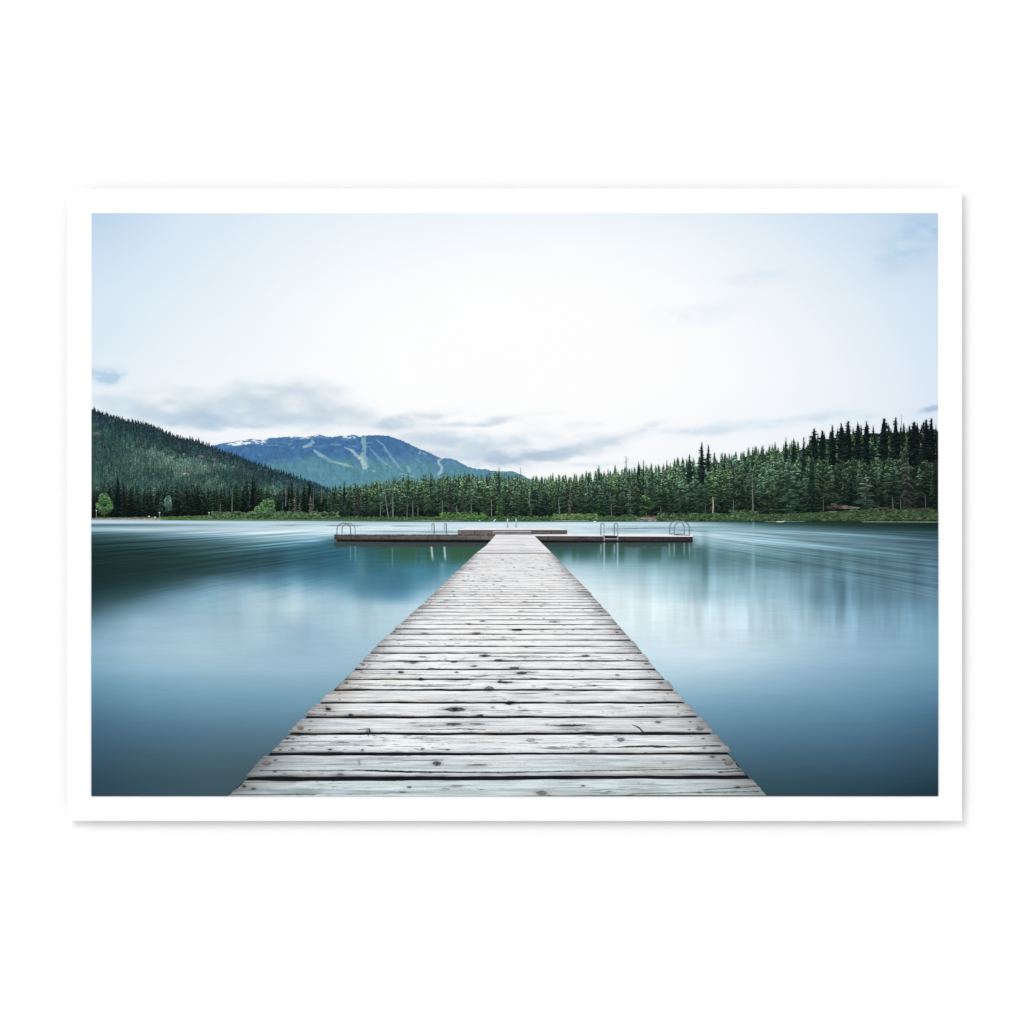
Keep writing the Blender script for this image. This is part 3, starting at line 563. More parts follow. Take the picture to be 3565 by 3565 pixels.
# ------------------------------------------------------------------ 6 lake
LK = {
1815:[(318,190,212,224),(1100,150,180,192),(1400,70,96,100),(1700,44,66,68),(2200,50,74,76),(2500,40,64,62),(2800,32,52,48),(3266,24,42,38)],
1819:[(318,196,216,228),(1000,196,216,228),(1400,178,204,216),(1700,190,214,225),(2000,196,219,230),(2350,176,204,214),(2500,96,128,132),(2650,44,70,68),(2900,32,54,50),(3266,23,42,37)],
1827:[(318,92,122,132),(520,108,138,148),(720,150,178,190),(900,182,206,218),(1200,196,217,228),(1700,206,225,235),(2000,208,227,236),(2200,194,217,228),(2400,178,205,216),(2550,120,154,160),(2700,60,90,88),(2900,36,58,54),(3266,24,43,40)],
1843:[(318,160,190,206),(520,186,208,222),(800,204,222,233),(1100,212,228,237),(1600,214,230,238),(2000,212,229,238),(2200,184,209,221),(2400,165,195,208),(2600,138,172,186),(2800,92,126,136),(3000,54,82,84),(3266,33,56,57)],
1859:[(318,74,104,114),(520,100,130,142),(720,148,178,192),(930,182,206,218),(1100,190,213,224),(1500,186,210,222),(2000,190,213,224),(2430,186,210,222),(2600,164,195,208),(2800,134,167,181),(3000,100,132,144),(3266,58,88,98)],
1884:[(318,36,60,64),(520,56,84,90),(720,80,110,120),(930,112,146,160),(1100,104,146,166),(1160,70,110,124),(1500,60,80,78),(1900,56,76,76),(2400,80,104,108),(2430,160,192,206),(2600,160,192,206),(2800,132,164,178),(3000,112,144,160),(3266,72,102,118)],
1912:[(318,27,49,49),(520,37,61,63),(720,60,88,92),(930,62,96,106),(1150,50,95,112),(1400,54,92,94),(1600,56,88,78),(1800,56,86,78),(1950,56,86,86),(2050,68,100,100),(2200,80,114,114),(2380,80,116,118),(2480,124,158,168),(2700,130,163,176),(2900,106,139,152),(3100,95,128,142),(3266,80,110,126)],
1948:[(318,25,46,46),(520,31,53,53),(720,40,66,66),(930,50,82,92),(1150,52,98,118),(1400,58,106,116),(1600,66,112,112),(1960,128,164,174),(2050,124,160,168),(2200,110,148,155),(2400,98,136,144),(2550,102,138,146),(2700,95,130,140),(2900,88,120,130),(3100,85,117,130),(3266,77,107,123)],
1990:[(318,24,44,46),(520,28,50,52),(720,46,72,76),(930,70,106,124),(1150,64,110,131),(1400,64,114,131),(1500,72,125,145),(1600,104,156,174),(2000,196,218,227),(2100,172,201,212),(2250,156,189,200),(2400,132,168,180),(2550,122,157,169),(2700,122,157,171),(2900,100,135,149),(3100,91,124,140),(3266,84,114,132)],
2032:[(318,26,47,50),(520,38,63,67),(640,70,102,114),(740,112,148,168),(930,112,156,178),(1150,106,151,173),(1280,80,128,150),(1400,68,119,142),(1480,100,149,170),(1600,172,202,217),(2000,218,232,239),(2150,200,220,229),(2300,182,208,218),(2400,158,189,202),(2550,150,183,196),(2750,136,170,185),(2900,104,139,155),(3100,95,128,145),(3266,92,123,142)],
2075:[(318,38,62,68),(450,56,84,92),(600,110,145,165),(720,136,173,193),(930,166,196,212),(1150,160,190,208),(1300,120,162,182),(1390,98,147,171),(1480,160,193,210),(2050,224,236,242),(2200,217,232,239),(2350,194,216,226),(2450,166,195,208),(2600,168,198,212),(2750,152,184,200),(2850,112,147,164),(3000,106,141,159),(3120,99,131,149),(3266,99,131,151)],
2119:[(318,60,88,96),(480,114,147,165),(680,150,183,200),(850,160,190,208),(1020,186,209,218),(1150,166,194,210),(1300,176,202,217),(1450,188,211,224),(2130,226,237,243),(2300,226,238,244),(2450,206,224,234),(2600,190,213,225),(2750,170,198,213),(2900,126,163,181),(3050,122,158,178),(3266,105,140,162)],
2162:[(318,96,131,149),(480,150,182,200),(680,160,188,206),(930,171,197,212),(1150,176,201,216),(1350,186,209,222),(2150,224,236,243),(2350,220,233,241),(2600,200,220,231),(2750,183,208,222),(2900,144,178,197),(3050,136,172,193),(3266,114,151,174)],
2206:[(318,125,160,180),(480,158,188,206),(680,168,195,212),(900,172,198,214),(1060,161,189,208),(1250,176,202,217),(2200,219,233,242),(2400,216,231,240),(2600,201,220,231),(2800,176,203,219),(3000,148,181,202),(3266,123,161,184)],
2264:[(318,140,174,195),(480,160,190,208),(680,170,197,213),(900,165,193,210),(1080,160,190,208),(1250,165,195,212),(2250,211,228,239),(2450,211,227,238),(2600,197,217,230),(2800,171,199,216),(3000,149,182,203),(3266,125,163,186)],
2322:[(318,130,168,190),(480,150,183,203),(680,160,190,208),(1000,160,190,208),(1200,156,187,206),(2300,196,218,231),(2450,192,213,228),(2600,180,205,221),(2800,156,187,207),(3000,139,173,196),(3266,117,155,179)],
2380:[(318,110,150,172),(500,126,164,186),(700,136,171,191),(1100,140,172,192),(2320,168,198,214),(2500,160,190,208),(2700,145,178,199),(3000,124,160,185),(3266,105,144,170)],
2438:[(318,92,132,155),(500,108,147,169),(700,116,154,174),(1000,119,156,176),(2350,138,173,194),(2500,131,168,190),(2700,121,158,181),(3000,108,146,170),(3266,90,128,157)],
2496:[(318,80,115,138),(500,92,128,150),(700,100,135,156),(1000,104,138,158),(2430,112,149,170),(2600,106,143,166),(2800,99,137,160),(3000,93,130,155),(3266,75,110,135)],
2568:[(318,68,98,120),(500,76,108,128),(700,84,115,134),(950,88,118,136),(2500,90,124,145),(2700,85,119,141),(3000,77,111,135),(3266,65,95,117)],
2641:[(318,58,85,104),(500,66,93,110),(700,73,99,114),(900,75,101,113),(2560,72,103,121),(2800,68,98,117),(3000,64,94,114),(3266,54,80,98)],
2713:[(318,50,74,90),(500,58,82,96),(700,64,88,99),(850,66,90,98),(2620,58,84,97),(2850,54,80,95),(3050,50,75,93),(3266,40,65,80)],
2772:[(318,45,67,83),(500,53,77,91),(700,60,84,94),(800,62,85,93),(2670,48,72,82),(2900,44,68,80),(3100,38,60,74),(3266,26,50,62)]}
xs = np.linspace(PX0, PX1, 1180)
ys = np.concatenate([np.arange(1812, 1960, 1.2), np.arange(1960, 2200, 2.0), np.arange(2200, 2769, 4.0), [PY1]])
yk = sorted(LK); rows = np.zeros((len(yk), len(xs), 3))
for i, yv in enumerate(yk):
    a = np.array(LK[yv], float)
    for c in range(3): rows[i, :, c] = np.interp(xs, a[:, 0], a[:, 1 + c])
rows = smooth_x(rows, 25)
RGB = rowinterp(np.array(yk, float), rows, ys)
X, Y = np.meshgrid(xs, ys); Y[0] = sh_line(xs) - .3; 
mask0 = Y < sh_line(X) - .3; Y = np.where(mask0, sh_line(X) - .3, Y)
# fanned ripples drawn out by the long exposure
kf = np.where(X < 1400, 1 + 0.0012 * np.clip(1160 - X, -200, 900), 1 + 0.0018 * np.clip(X - 2430, -200, 900))
q = (Y - 1797) / kf
lowR = np.where(X < 1500, 2070, 1915 + .17 * np.clip(X - 2430, 0, 900)); A = sst(1836, 1862, Y) * (1 - sst(-60, 70, Y - lowR)) * (1 - .8 * sst(1000, 1250, X) * (1 - sst(2300, 2500, X)))
f1 = fbm(X / 420, q / 3.6, 81, 3); f2 = fbm(X / 240, q / 1.7, 82, 2); f3 = fbm(X / 900, q / 9, 83, 2)
amp = np.where(X < 1500, .75 * (1 - sst(1900, 2010, Y)) + .25, 1.0)
lum = 1 + A * amp * (0.34 * (f1 - .5) + .58 * (f2 - .5) + .20 * (f3 - .5)) * np.where(X < 1500, 1.35, sst(2300, 2700, X) * .9 + .15)
# fine ripples everywhere near the shore side
rip = (1 - sst(2050, 2330, Y)) * sst(1815, 1840, Y)
lum += rip * .16 * (1 - .75 * sst(1930, 2080, Y)) * (fbm(X / 110 + Y / 90, Y / 2.6, 84, 3) - .5)
lum += .03 * (fbm(X / 500, Y / 24, 85, 3) - .5) + .035 * (1 - sst(2300, 2700, Y)) * (fbm(X / 60, Y / 4, 98, 3) - .5)
# flat streaks in the bright far water
far = np.exp(-((Y - 1833) / 17) ** 2) * (1 - sst(2450, 2600, X))
lum += far * .20 * (fbm(X / 300, Y / 1.9, 86, 3) - .52)
ds = np.exp(-((Y - 1830 - 2 * (X - 1200) / 400) / 2.6) ** 2) * sst(900, 1050, X) * (1 - sst(1330, 1520, X)) * sst(.35, .55, fbm(X / 120, Y / 5, 87, 2))
lum -= .34 * ds
ds = np.exp(-((Y - 1851 - (X - 1500) / 200) / 4) ** 2) * sst(1200, 1420, X) * (1 - sst(1620, 1720, X)) * sst(.3, .6, fbm(X / 90, Y / 2.5, 88, 3)); lum -= .32 * ds
ds = np.exp(-((Y - 1842) / 9) ** 2) * sst(2080, 2180, X) * (1 - sst(2430, 2520, X)) * sst(.42, .62, fbm(X / 70, Y / 2.2, 89, 3)); lum -= .30 * ds
# long bright wake lines on the left
for (xa, ya, xb, yb, w_, st) in [(760,1908,1170,1876,3.2,.30),(690,1898,1150,1868,2.4,.22),(560,1930,1000,1893,3,.16),(720,1925,1080,1890,3,.18),(420,1905,900,1872,2,.16)]:
    t = np.clip((X - xa) / (xb - xa), 0, 1); yc = ya + (yb - ya) * t ** 1.1
    lum += st * np.exp(-((Y - yc) / w_) ** 2) * sst(0, .3, t) * (1 - sst(.8, 1, t)) * (X > xa) * (X < xb) * 1.5
# soft vertical reflections of trunks and tree tops
VR = sst(1890, 1960, Y) * (1 - sst(2120, 2290, Y)) * sst(1960, 2200, X) * (1 - .25 * sst(3100, 3266, X))
vs = fbm(X / 38, Y / 330, 91, 3) - .5; vs2 = fbm(X / 11, Y / 160, 92, 2) - .5
lum += VR * (.34 * vs + .05 * vs2) * (.45 + .55 * sst(2250, 2500, X))
VL = sst(1890, 1910, Y) * (1 - sst(2060, 2330, Y)) * sst(640, 860, X) * (1 - sst(1500, 1700, X))
lum += VL * (.20 * (fbm(X / 80, Y / 220, 93, 3) - .5) + .03 * vs2)
RGB = RGB * lum[..., None]
def soft(cx, cy, rx, ry, col, st, p=2):
    global RGB
    RGB = mixc(RGB, col, np.exp(-(np.abs((X - cx) / rx) ** p + np.abs((Y - cy) / ry) ** p)) * st)
soft(1025, 2115, 26, 70, (205, 222, 225), .5); soft(885, 2100, 50, 60, (186, 206, 212), .45); soft(795, 2110, 40, 60, (165, 195, 212), .3); soft(1255, 1985, 20, 70, (96, 140, 150), .55)
soft(1075, 2200, 80, 60, (146, 178, 200), .35); soft(1300, 2050, 110, 34, (74, 120, 144), .4); soft(1480, 1995, 60, 26, (86, 140, 160), .3)
soft(560, 2010, 160, 30, (46, 70, 70), .3); soft(2455, 1965, 15, 90, (60, 92, 96), .6); soft(2520, 1935, 30, 40, (84, 116, 120), .35); soft(2935, 2060, 10, 60, (66, 100, 110), .55); soft(2906, 2020, 12, 60, (80, 112, 122), .35)
soft(3090, 2010, 60, 60, (76, 106, 112), .35); soft(2850, 2060, 26, 50, (96, 130, 146), .3); soft(2622, 1950, 5, 140, (176, 204, 214), .35); soft(2800, 1975, 120, 16, (84, 114, 120), .35); soft(2700, 1920, 90, 14, (90, 124, 130), .3)
soft(1780, 2040, 500, 30, (200,220,228), 0)
# mirrored platform, ladders
under = sst(1884, 1888, Y) * (1 - sst(1900, 1908, Y + 5 * (vn(X / 6, Y * 0, 95) - .5)))
RGB = mixc(RGB, np.array((62, 68, 66.)) , under * sst(1160, 1166, X) * (1 - sst(1720, 1760, X)) * .85)
RGB = mixc(RGB, np.array((56, 66, 64.)), under * sst(1850, 1862, X) * (1 - sst(2404, 2414, X)) * .75)
gm = sst(1900, 1910, Y) * (1 - sst(1925, 1985, Y)) * sst(1250, 1420, X) * (1 - sst(1740, 1800, X))
RGB = mixc(RGB, np.array((56, 90, 70.)), gm * sst(.38, .6, fbm(X / 22, Y / 900, 96, 3)) * .8)
gr = sst(1900, 1908, Y) * (1 - sst(1915, 1975, Y)) * sst(1880, 1960, X) * (1 - sst(2380, 2480, X))
RGB = mixc(RGB, np.array((52, 84, 76.)), gr * sst(.36, .6, fbm(X / 26, Y / 900, 97, 3)) * .7)
def mline(x0, y0, x1, y1, w, col, st):
    global RGB
    t = np.clip((Y - y0) / (y1 - y0), 0, 1); xc = x0 + (x1 - x0) * t
    RGB = mixc(RGB, col, np.exp(-((X - xc) / w) ** 2) * sst(y0 - 3, y0 + 3, Y) * (1 - sst(y1 - 22, y1 + 6, Y)) * st)
for a in [(1502,1903,1507,1955,3.2,(205,222,228),.9),(1547,1903,1551,1955,3.2,(205,222,228),.9),(1220,1900,1221,1960,2.4,(120,160,172),.6),(1237,1900,1238,1960,2.4,(120,160,172),.6),(1174,1888,1174,1925,2,(50,70,76),.4),
          (2103,1886,2103,1990,2.6,(196,214,222),.75),(2150,1886,2150,1985,2.6,(196,214,222),.75),(2092,1895,2092,1935,2.2,(186,208,216),.7),(2139,1895,2139,1935,2.2,(186,208,216),.7),
          (2330,1892,2330,1945,2.2,(168,194,204),.65),(2347,1892,2347,1945,2.2,(168,194,204),.65),(2382,1890,2382,1940,2.2,(168,194,204),.6),(2400,1890,2400,1940,2.2,(168,194,204),.6),(1366,1908,1367,1980,2.4,(128,160,170),.5),(1540,1960,1541,2030,10,(120,165,180),.5),(2622,1818,2622,1860,2,(150,165,172),.6)]: mline(*a)
m_ = RGB.mean(-1, keepdims=True); RGB = (m_ + (RGB - m_) * 1.03) * np.array((.99, 1.006, 1.003)); RGB = RGB + 5 * np.exp(-RGB / 40)
RGB = np.clip(RGB, 12, 252)
grid('printed_lake', X, Y, 116, RGB, M_WATER, poster)

# ------------------------------------------------------------------ 7 swimming platform
platform = empty('printed_platform', poster)
def plankface(name, pts_top, pts_bot, lay, colfn, sx=1.5, sy=1.2, mat=None):
    t = poly(pts_top); b = poly(pts_bot); x0, x1 = pts_top[0][0], pts_top[-1][0]
    X, Y = patch(x0, x1, t, b, sx, sy); v = (Y - t(X)) / (b(X) - t(X) + 1e-9)
    return grid(name, X, Y, lay, colfn(X, Y, v), mat or M_WOOD, platform)
def darkwood(c0, c1, x0, x1, seed):
    def f(X, Y, v):
        t = (X - x0) / (x1 - x0)
        c = np.asarray(c0, float) + (np.asarray(c1, float) - np.asarray(c0, float)) * t[..., None]
        g = 0.78 + .5 * fbm(X / 26, Y / 2.6, seed, 4) + .22 * (fbm(X / 9, Y / 9, seed + 3, 3) - .5)
        g *= 1 - .25 * sst(.75, 1, v); c = c * g[..., None]
        for nx, ny in [(1607,1851),(1607,1855),(1612,1851),(1612,1855),(1962,1850),(1962,1855),(1967,1850),(1967,1855)]: c = mixc(c, np.array((30, 30, 32.)), np.exp(-((X - nx) ** 2 + (Y - ny) ** 2) / .9))
        st = sst(.66, .8, fbm(X / 14, Y / 10, seed + 5, 3)); c = mixc(c, np.array((58, 50, 46.)), st * .5)
        for jx in np.arange(x0 + 60, x1, 133.): c = mixc(c, np.array((30, 28, 28.)), np.exp(-((X - jx) / 1.1) ** 2) * .6)
        return c
    return f
blk = lambda X, Y, v: np.zeros(X.shape + (3,)) + np.array((23, 24, 26.)) * (0.8 + .6 * vn(X / 9, Y / 4, 7))[..., None] + (((X // 27) % 2 == 0) * (v < .22) * 30)[..., None]
plankface('shadow_gap', [(1172,1877.5),(1727,1877.5)], [(1172,1885.5),(1400,1888),(1727,1889)], 117.5, blk)
plankface('shadow_gap', [(1850,1880),(2411,1884)], [(1850,1889),(2411,1888.5)], 117.5, blk)
plankface('side_board', [(1163.5,1863),(1735,1864)], [(1163.5,1878.5),(1735,1879.5)], 119, darkwood((78,74,72), (104,100,98), 1163, 1735, 101))
plankface('side_board', [(1849,1865),(2411.5,1867.5)], [(1849,1881),(2411.5,1885)], 119, darkwood((84,80,78), (50,46,46), 1849, 2411, 111))
def toplip(X, Y, v):
    c = np.zeros(X.shape + (3,)) + (60, 58, 58); c = mixc(c, np.array((214, 216, 220.)), sst(.5, .75, vn(X / 4, X * 0, 5)) * (1 - v) * .8); return c
plankface('deck_edge', [(1163.5,1860.6),(1735,1860.8)], [(1163.5,1863.6),(1735,1864.4)], 119.4, toplip)
def white(seed, bands=True):
    def f(X, Y, v):
        c = np.zeros(X.shape + (3,)) + (240, 240, 244); g = .95 + .09 * fbm(X / 20, Y / 2, seed, 3)
        if bands:
            vx = 1786 + (X - 1786) * (1 + .9 * (1 - v)) ; g -= .07 * np.exp(-((((vx / 9.) % 1) - .5) / .14) ** 2) * sst(.15, .5, v)
        return c * g[..., None]
    return f
plankface('deck', [(1849,1858.6),(1974,1858.4),(1976,1856.6),(2411,1860)], [(1849,1865.8),(1974,1866.2),(1976,1866.4),(2411.5,1868.6)], 119.6, white(121, False))
plankface('raised_deck', [(1594,1845),(1629,1836),(1932,1836),(1974.5,1845)], [(1594,1845.6),(1629,1847),(1932,1847),(1974.5,1845.8)], 121, white(125))
plankface('raised_side_board', [(1593.6,1845.6),(1974.4,1845.6)], [(1593.6,1861.2),(1974.4,1860)], 120.6, darkwood((112,108,110), (88,85,86), 1593, 1974, 131))
make('raised_edge', *strip([(1593.6,1846.2,.9),(1974.4,1846.2,.9)], 121.3, (54, 52, 53), None, 4, .3), M_WOOD, platform)
plankface('step', [(1715.5,1850),(1849,1850)], [(1715.5,1861.5),(1849,1861.5)], 121.6, darkwood((122,116,118), (116,112,114), 1715, 2849, 141))
make('step_edge', *strip([(1715.5,1849.6,1.0),(1849,1849.6,1.0)], 121.8, (222, 222, 226), None, 5, .05), M_WOOD, platform)
def pipe(name, pts, lay, w=1.7, c0=(150, 160, 166), c1=None): make(name, *strip([(x, y, w) for x, y in pts], lay, c0, c1, int(pts[0][0]), .12), M_METAL, platform)
def arch(xa, xb, ya, yb, ytop, lean=0):
    P = [(xa, ya)]; xm = (xa + xb) / 2; r = (xb - xa) / 2; ys_ = ytop + r * .95
    P += [(xa + lean * .2, (ya + ys_) / 2)]
    for a in np.linspace(math.pi, 0, 15): P.append((xm + lean + r * math.cos(a), ys_ - r * .95 * math.sin(a)))
    P += [(xb + lean * .2, (yb + ys_) / 2), (xb, yb)]
    return P
pipe('grab_rail', arch(1191,1236.5,1858,1860.5,1822), 123, 1.6, (120,132,138), (150,160,164)); pipe('grab_rail', arch(1173.5,1221,1861,1861,1821), 123.4, 1.8, (140,150,156), (112,122,130))
pipe('grab_rail', arch(1503.5,1511.5,1859,1859,1823.5), 123, 1.7, (176,186,192), (96,108,116)); pipe('grab_rail', arch(1547.5,1554,1859,1859,1823.5), 123, 1.7, (176,186,192), (96,108,116))
pipe('grab_rail', arch(2091.5,2103,1864,1883.5,1822.5), 123, 1.8, (128,140,148), (170,178,182)); pipe('grab_rail', arch(2138.5,2150.5,1864,1882,1822.5), 123, 1.8, (128,140,148), (150,160,166))
pipe('ladder_rung', [(2102,1875.4),(2150,1875.4)], 122.8, 1.4, (170,172,172)); pipe('ladder_rung', [(2096,1864.6),(2140,1864.8)], 122.8, 1.0, (160,164,166))
make('ladder_well', *strip([(2105,1870,4.6),(2148,1870,4.6)], 122.5, (34, 32, 32)), M_WOOD, platform)
pipe('grab_rail', arch(2331,2382,1858.7,1858.7,1813.2), 123, 1.7, (124,138,146), (120,134,142)); pipe('grab_rail', arch(2347,2400,1861.6,1865,1815.2), 123.4, 1.9, (142,154,160), (110,124,132))
pipe('rail_foot', [(2330,1859),(2383,1859)], 122.9, 1.3, (90,100,106)); pipe('rail_foot', [(2346,1862),(2401,1863.4)], 123.2, 1.4, (86,96,102))
pipe('mooring_pole', [(1766.8,1806),(1766.8,1822),(1766.8,1837)], 123, 1.9, (232,236,238), (140,150,156)); pipe('mooring_pole', [(1796.8,1806),(1796.8,1822),(1796.8,1837)], 123, 1.9, (232,236,238), (140,150,156))

# ------------------------------------------------------------------ 8 plank pier
pier = empty('printed_pier', poster)
eL = poly([(1860,1727.5),(1900,1692),(1925,1658),(2000,1577),(2050,1527),(2114,1459),(2188,1376),(2249,1312),(2302,1260),(2364,1199),(2404,1158),(2447,1113),(2497,1063),(2557,1005),(2625,936),(2707,862),(2772,786)])
eR = poly([(1860,1855),(1929,1925),(2000,1991),(2050,2042),(2083,2071),(2139,2122),(2188,2164),(2249,2217),(2302,2261),(2366,2316),(2405,2348),(2447,2385),(2497,2429),(2557,2479),(2625,2539),(2707,2610.5),(2772,2666)])
Hh = 1790.0; STEP = .1083e-3; I0 = 1 / (2707 - Hh)
def gap_y(n): return Hh + 1 / (I0 + STEP * n)     # n = -1 is below the sheet
knots = [(1583,2470,40,9,.8),(1583,2469,12,6,1.),(1780,2446,18,6,1.),(1671,2491,13,4,.8),(1578,2520,30,5,.65),(1661,2520,30,3,.6),(1982,2525,66,3.6,.85),(1521,2656,17,9,.65),(1521,2656,6,4,.6),(1661,2662,40,3,.5),(1847,2577,18,8,.3),(2161,2575,15,8,.55),(1143,2468,11,5,1.),(1221,2489,10,4,1.),
         (1283,2545,12,8,.4),(1688,2283,22,5,.7),(1790,2286,40,2,.4),(1738,2299,15,4,.7),(2038,2284,16,4,.6),(1470,2286,16,3,.45),(1792,2325,18,4,.7),(1651,2319,13,3,.6),(1816,2343,24,5,.75),(1396,2340,10,4,.85),(1466,2365,13,5,.9),(1758,2376,30,4,.8),(1742,2373,8,6,.6),(1703,2398,18,10,.6),(1903,2400,20,6,.4),(1580,2305,14,3,.5),(1590,2340,9,3,.5),
         (1772,2449,14,4,.8),(1660,2206,18,4,.55),(1748,2227,40,3,.4),(1800,2193,22,4,.85),(1632,2172,16,3,.6),(1680,2162,12,2.5,.5),(1930,2165,22,2.5,.45),(1850,2340,30,3,.3),(2150,2350,11,4,.35),(1440,2305,18,5,.5),(1560,2610,8,4,.35),(2064,2616,18,6,.35),(2248,2623,12,5,.5),(2290,2600,20,4,.5),(1185,2695,14,6,.3),(1885,2762,22,9,.5),(1425,2738,8,4,.6),(2030,2738,8,3,.5),(2480,2636,12,5,.45),(1590,2735,22,5,.25),(1262,2612,6,4,.4),(1470,2608,8,3,.4),
         (2290,2515,12,5,.5),(2430,2530,4,4,.2),(1300,2560,8,3,.3),(1150,2610,9,3,.8),(1000,2570,12,4,.6),(975,2610,6,3,.7),(850,2735,9,4,.8),(1980,2440,14,3,.3),(1620,2400,60,2,.35),(1500,2390,70,1.6,.45),(1380,2386,40,1.5,.4)]
cracks = [([(1230,2680),(1300,2681),(1420,2686),(1600,2687),(1760,2690),(1890,2688)], [1,4.5,4.5,2.5,2,1], .95), ([(1890,2688),(2100,2684),(2350,2680),(2570,2678)], [1,1.4,1.3,1.6], .75), ([(905,2680),(1050,2681),(1230,2680)], [2,1,1], .7),
          ([(2150,2601),(2200,2598),(2290,2597),(2330,2600),(2420,2598),(2508,2597)], [1,4.0,3.6,2.2,1.6,2.6], .95), ([(1900,2604),(2150,2601)], [.6,1], .5), ([(2200,2524),(2225,2535),(2243,2558)], [1,3.2,2.4], .8), ([(1245,2540),(1285,2536),(1288,2548),(1282,2562)], [.8,1.5,1.6,1.2], .8),
          ([(800,2763),(1100,2762)], [.8,.7], .6), ([(2200,2766),(2640,2758)], [.8,1.6], .7), ([(2450,2752),(2640,2740)], [.8,2], .6), ([(1070,2486),(1130,2489),(1400,2489)], [1.4,.8,.5], .6), ([(990,2583),(1200,2580)], [.8,.4], .5), ([(1500,2538),(1600,2536),(1690,2539)], [.8,1.4,.8], .7),
          ([(1330,2328),(1480,2330),(1500,2326),(1560,2330)], [.6,1.2,1.4,.7], .8), ([(1250,2342),(1500,2350),(1800,2349),(2000,2354)], [.5,.6,.7,.5], .5), ([(1680,2282),(1760,2287),(1900,2288),(2090,2287)], [1.2,1.2,1,.8], .5), ([(2500,2690),(2600,2686)], [2,2], .6), ([(1247,2386),(1420,2386),(1640,2384)], [.6,.8,.8], .7)]
bolts = [(a, b, .82 * c, .82 * d) for a, b, c, d in [(1047,2534,11,6),(929,2654,15,7),(2436,2537,13,6),(2537,2658,14,7),(1205,2376,9,4),(2301,2375,9,4),(1264,2313,8,3.4),(2252,2310,9,3.4),(2148,2200,6,2.6),(1374,2198,6,2.4)]]
def plank_paint(X, Y, v, n, hgt, yt, yb):
    ymid = (yt + yb) / 2
    c = np.stack([np.interp(Y, [1860,2000,2200,2400,2550,2650,2772], k) for k in ([233,237,237,229,215,198,177], [234,238,239,232,219,205,188], [237,240,241,234,222,208,191])], -1)
    xl, xr_ = eL(Y), eR(Y); u = (X - xl) / (xr_ - xl); um = (u - .5) * 2.2           # metres along the plank
    rr = np.random.default_rng(500 + n)
    c = c * (1.055 + .04 * (rr.random() - .5) * 2)
    fine = np.clip(hgt / 24, .25, 1)
    vv = v * .14
    g1 = fbm(um * 2.2 + n * 7.7, vv * 60, 201 + n, 4) - .5
    g2 = fbm(um * 7 + n * 3.1, vv * 420, 301 + n, 3) - .5
    g3 = fbm(um * 9, vv * 70 + n * 5, 401, 4) - .5
    edge = np.exp(-np.minimum(u, 1 - u) / .06)
    g4 = fbm(um * 3.2 + n, vv * 900, 321 + n, 2) - .5
    lum = 1.0 + (.22 * g1 + .34 * g2 + .18 * g3 + .20 * g4) * (0.55 + .45 * fine)
    lum *= 1 - (.22 + .18 * rr.random()) * edge * (.6 + .9 * (g1 + .5))
    # hairline splits that follow the grain
    rd = np.abs(fbm(um * 1.1 + n * 3, vv * 62 + .8 * um, 221 + n, 3) - .5)
    ck = (1 - sst(.004, .016, rd)) * sst(.50, .64, fbm(um * 2.1, vv * 12 + n, 231 + n, 3) + .10 * edge)
    lum *= 1 - .55 * ck * (.55 + .45 * fine)
    # weathered dark smears
    sm = sst(.66, .80, fbm(um * 3.0 + 4.4 * n, vv * 36, 241 + n, 4)); lum *= 1 - .15 * sm
    # pits and specks
    pt = sst(.86, .93, vn(um * 60 + n, vv * 260, 251 + n) * .75 + .25 * vn(um * 14, vv * 50, 252 + n)); lum *= 1 - .30 * pt * fine
    # darker along the near gap edge, slightly lighter along the far edge
    lum *= 1 - .22 * sst(.86, 1, v) * (.5 + vn(um * 20, v * 0, 261 + n)) ; lum *= 1 + .03 * (1 - sst(0, .2, v))
    lum *= 1 + .09 * (rr.random(X.shape) - .5) * fine
    RGB = c * np.clip(lum, .12, 1.12)[..., None]
    tint = fbm(um * 1.7, vv * 20 + n, 271, 3) - .5
    RGB = RGB * (1 + tint[..., None] * np.array([.03, 0, -.02]))
    br = sst(.60, .78, fbm(um * 2.4 + 9.1 * n, vv * 16 + 3 * n, 275, 4)) * (.35 + .65 * edge)
    RGB = RGB * (1 - br[..., None] * np.array([.10, .15, .20]))
    # random knots
    for k_ in range(rr.integers(0, 4)):
        kx = xl.mean() + (xr_.mean() - xl.mean()) * rr.uniform(.06, .94); ky = yt + (yb - yt) * rr.uniform(.2, .9); rx = (xr_.mean() - xl.mean()) * rr.uniform(.004, .016); ry = max(.9, (yb - yt) * rr.uniform(.05, .14)); st = rr.uniform(.25, .75)
        if n < 12: st *= .5; rx *= .6
        d = ((X - kx) / rx) ** 2 + ((Y - ky) / ry) ** 2
        RGB *= (1 - st * np.exp(-d * .9))[..., None]
    wob = 3.5 * (fbm(X / 14, Y / 3, 281, 3) - .5)
    for kx, ky, rx, ry, st in knots:
        if yt - 14 < ky < yb + 14:
            dx = (X - kx) / rx; dy = (Y - ky + wob * min(1, ry / 5)) / ry
            d = np.abs(dx) ** 1.5 + np.abs(dy) ** 1.7
            ring = .75 + .25 * np.cos(9 * np.sqrt(dx ** 2 + dy ** 2))
            d = d * (1 + .9 * (fbm(X / 5, Y / 2.2, 283, 2) - .5)); core = 1 - sst(.65, 1.1, d); halo = np.exp(-d * .8)
            RGB = mixc(RGB, np.array((98, 97, 102.)), halo * st * .85); RGB = mixc(RGB, np.array((44, 41, 45.)), core * st * (ring if ry > 6 else 1))
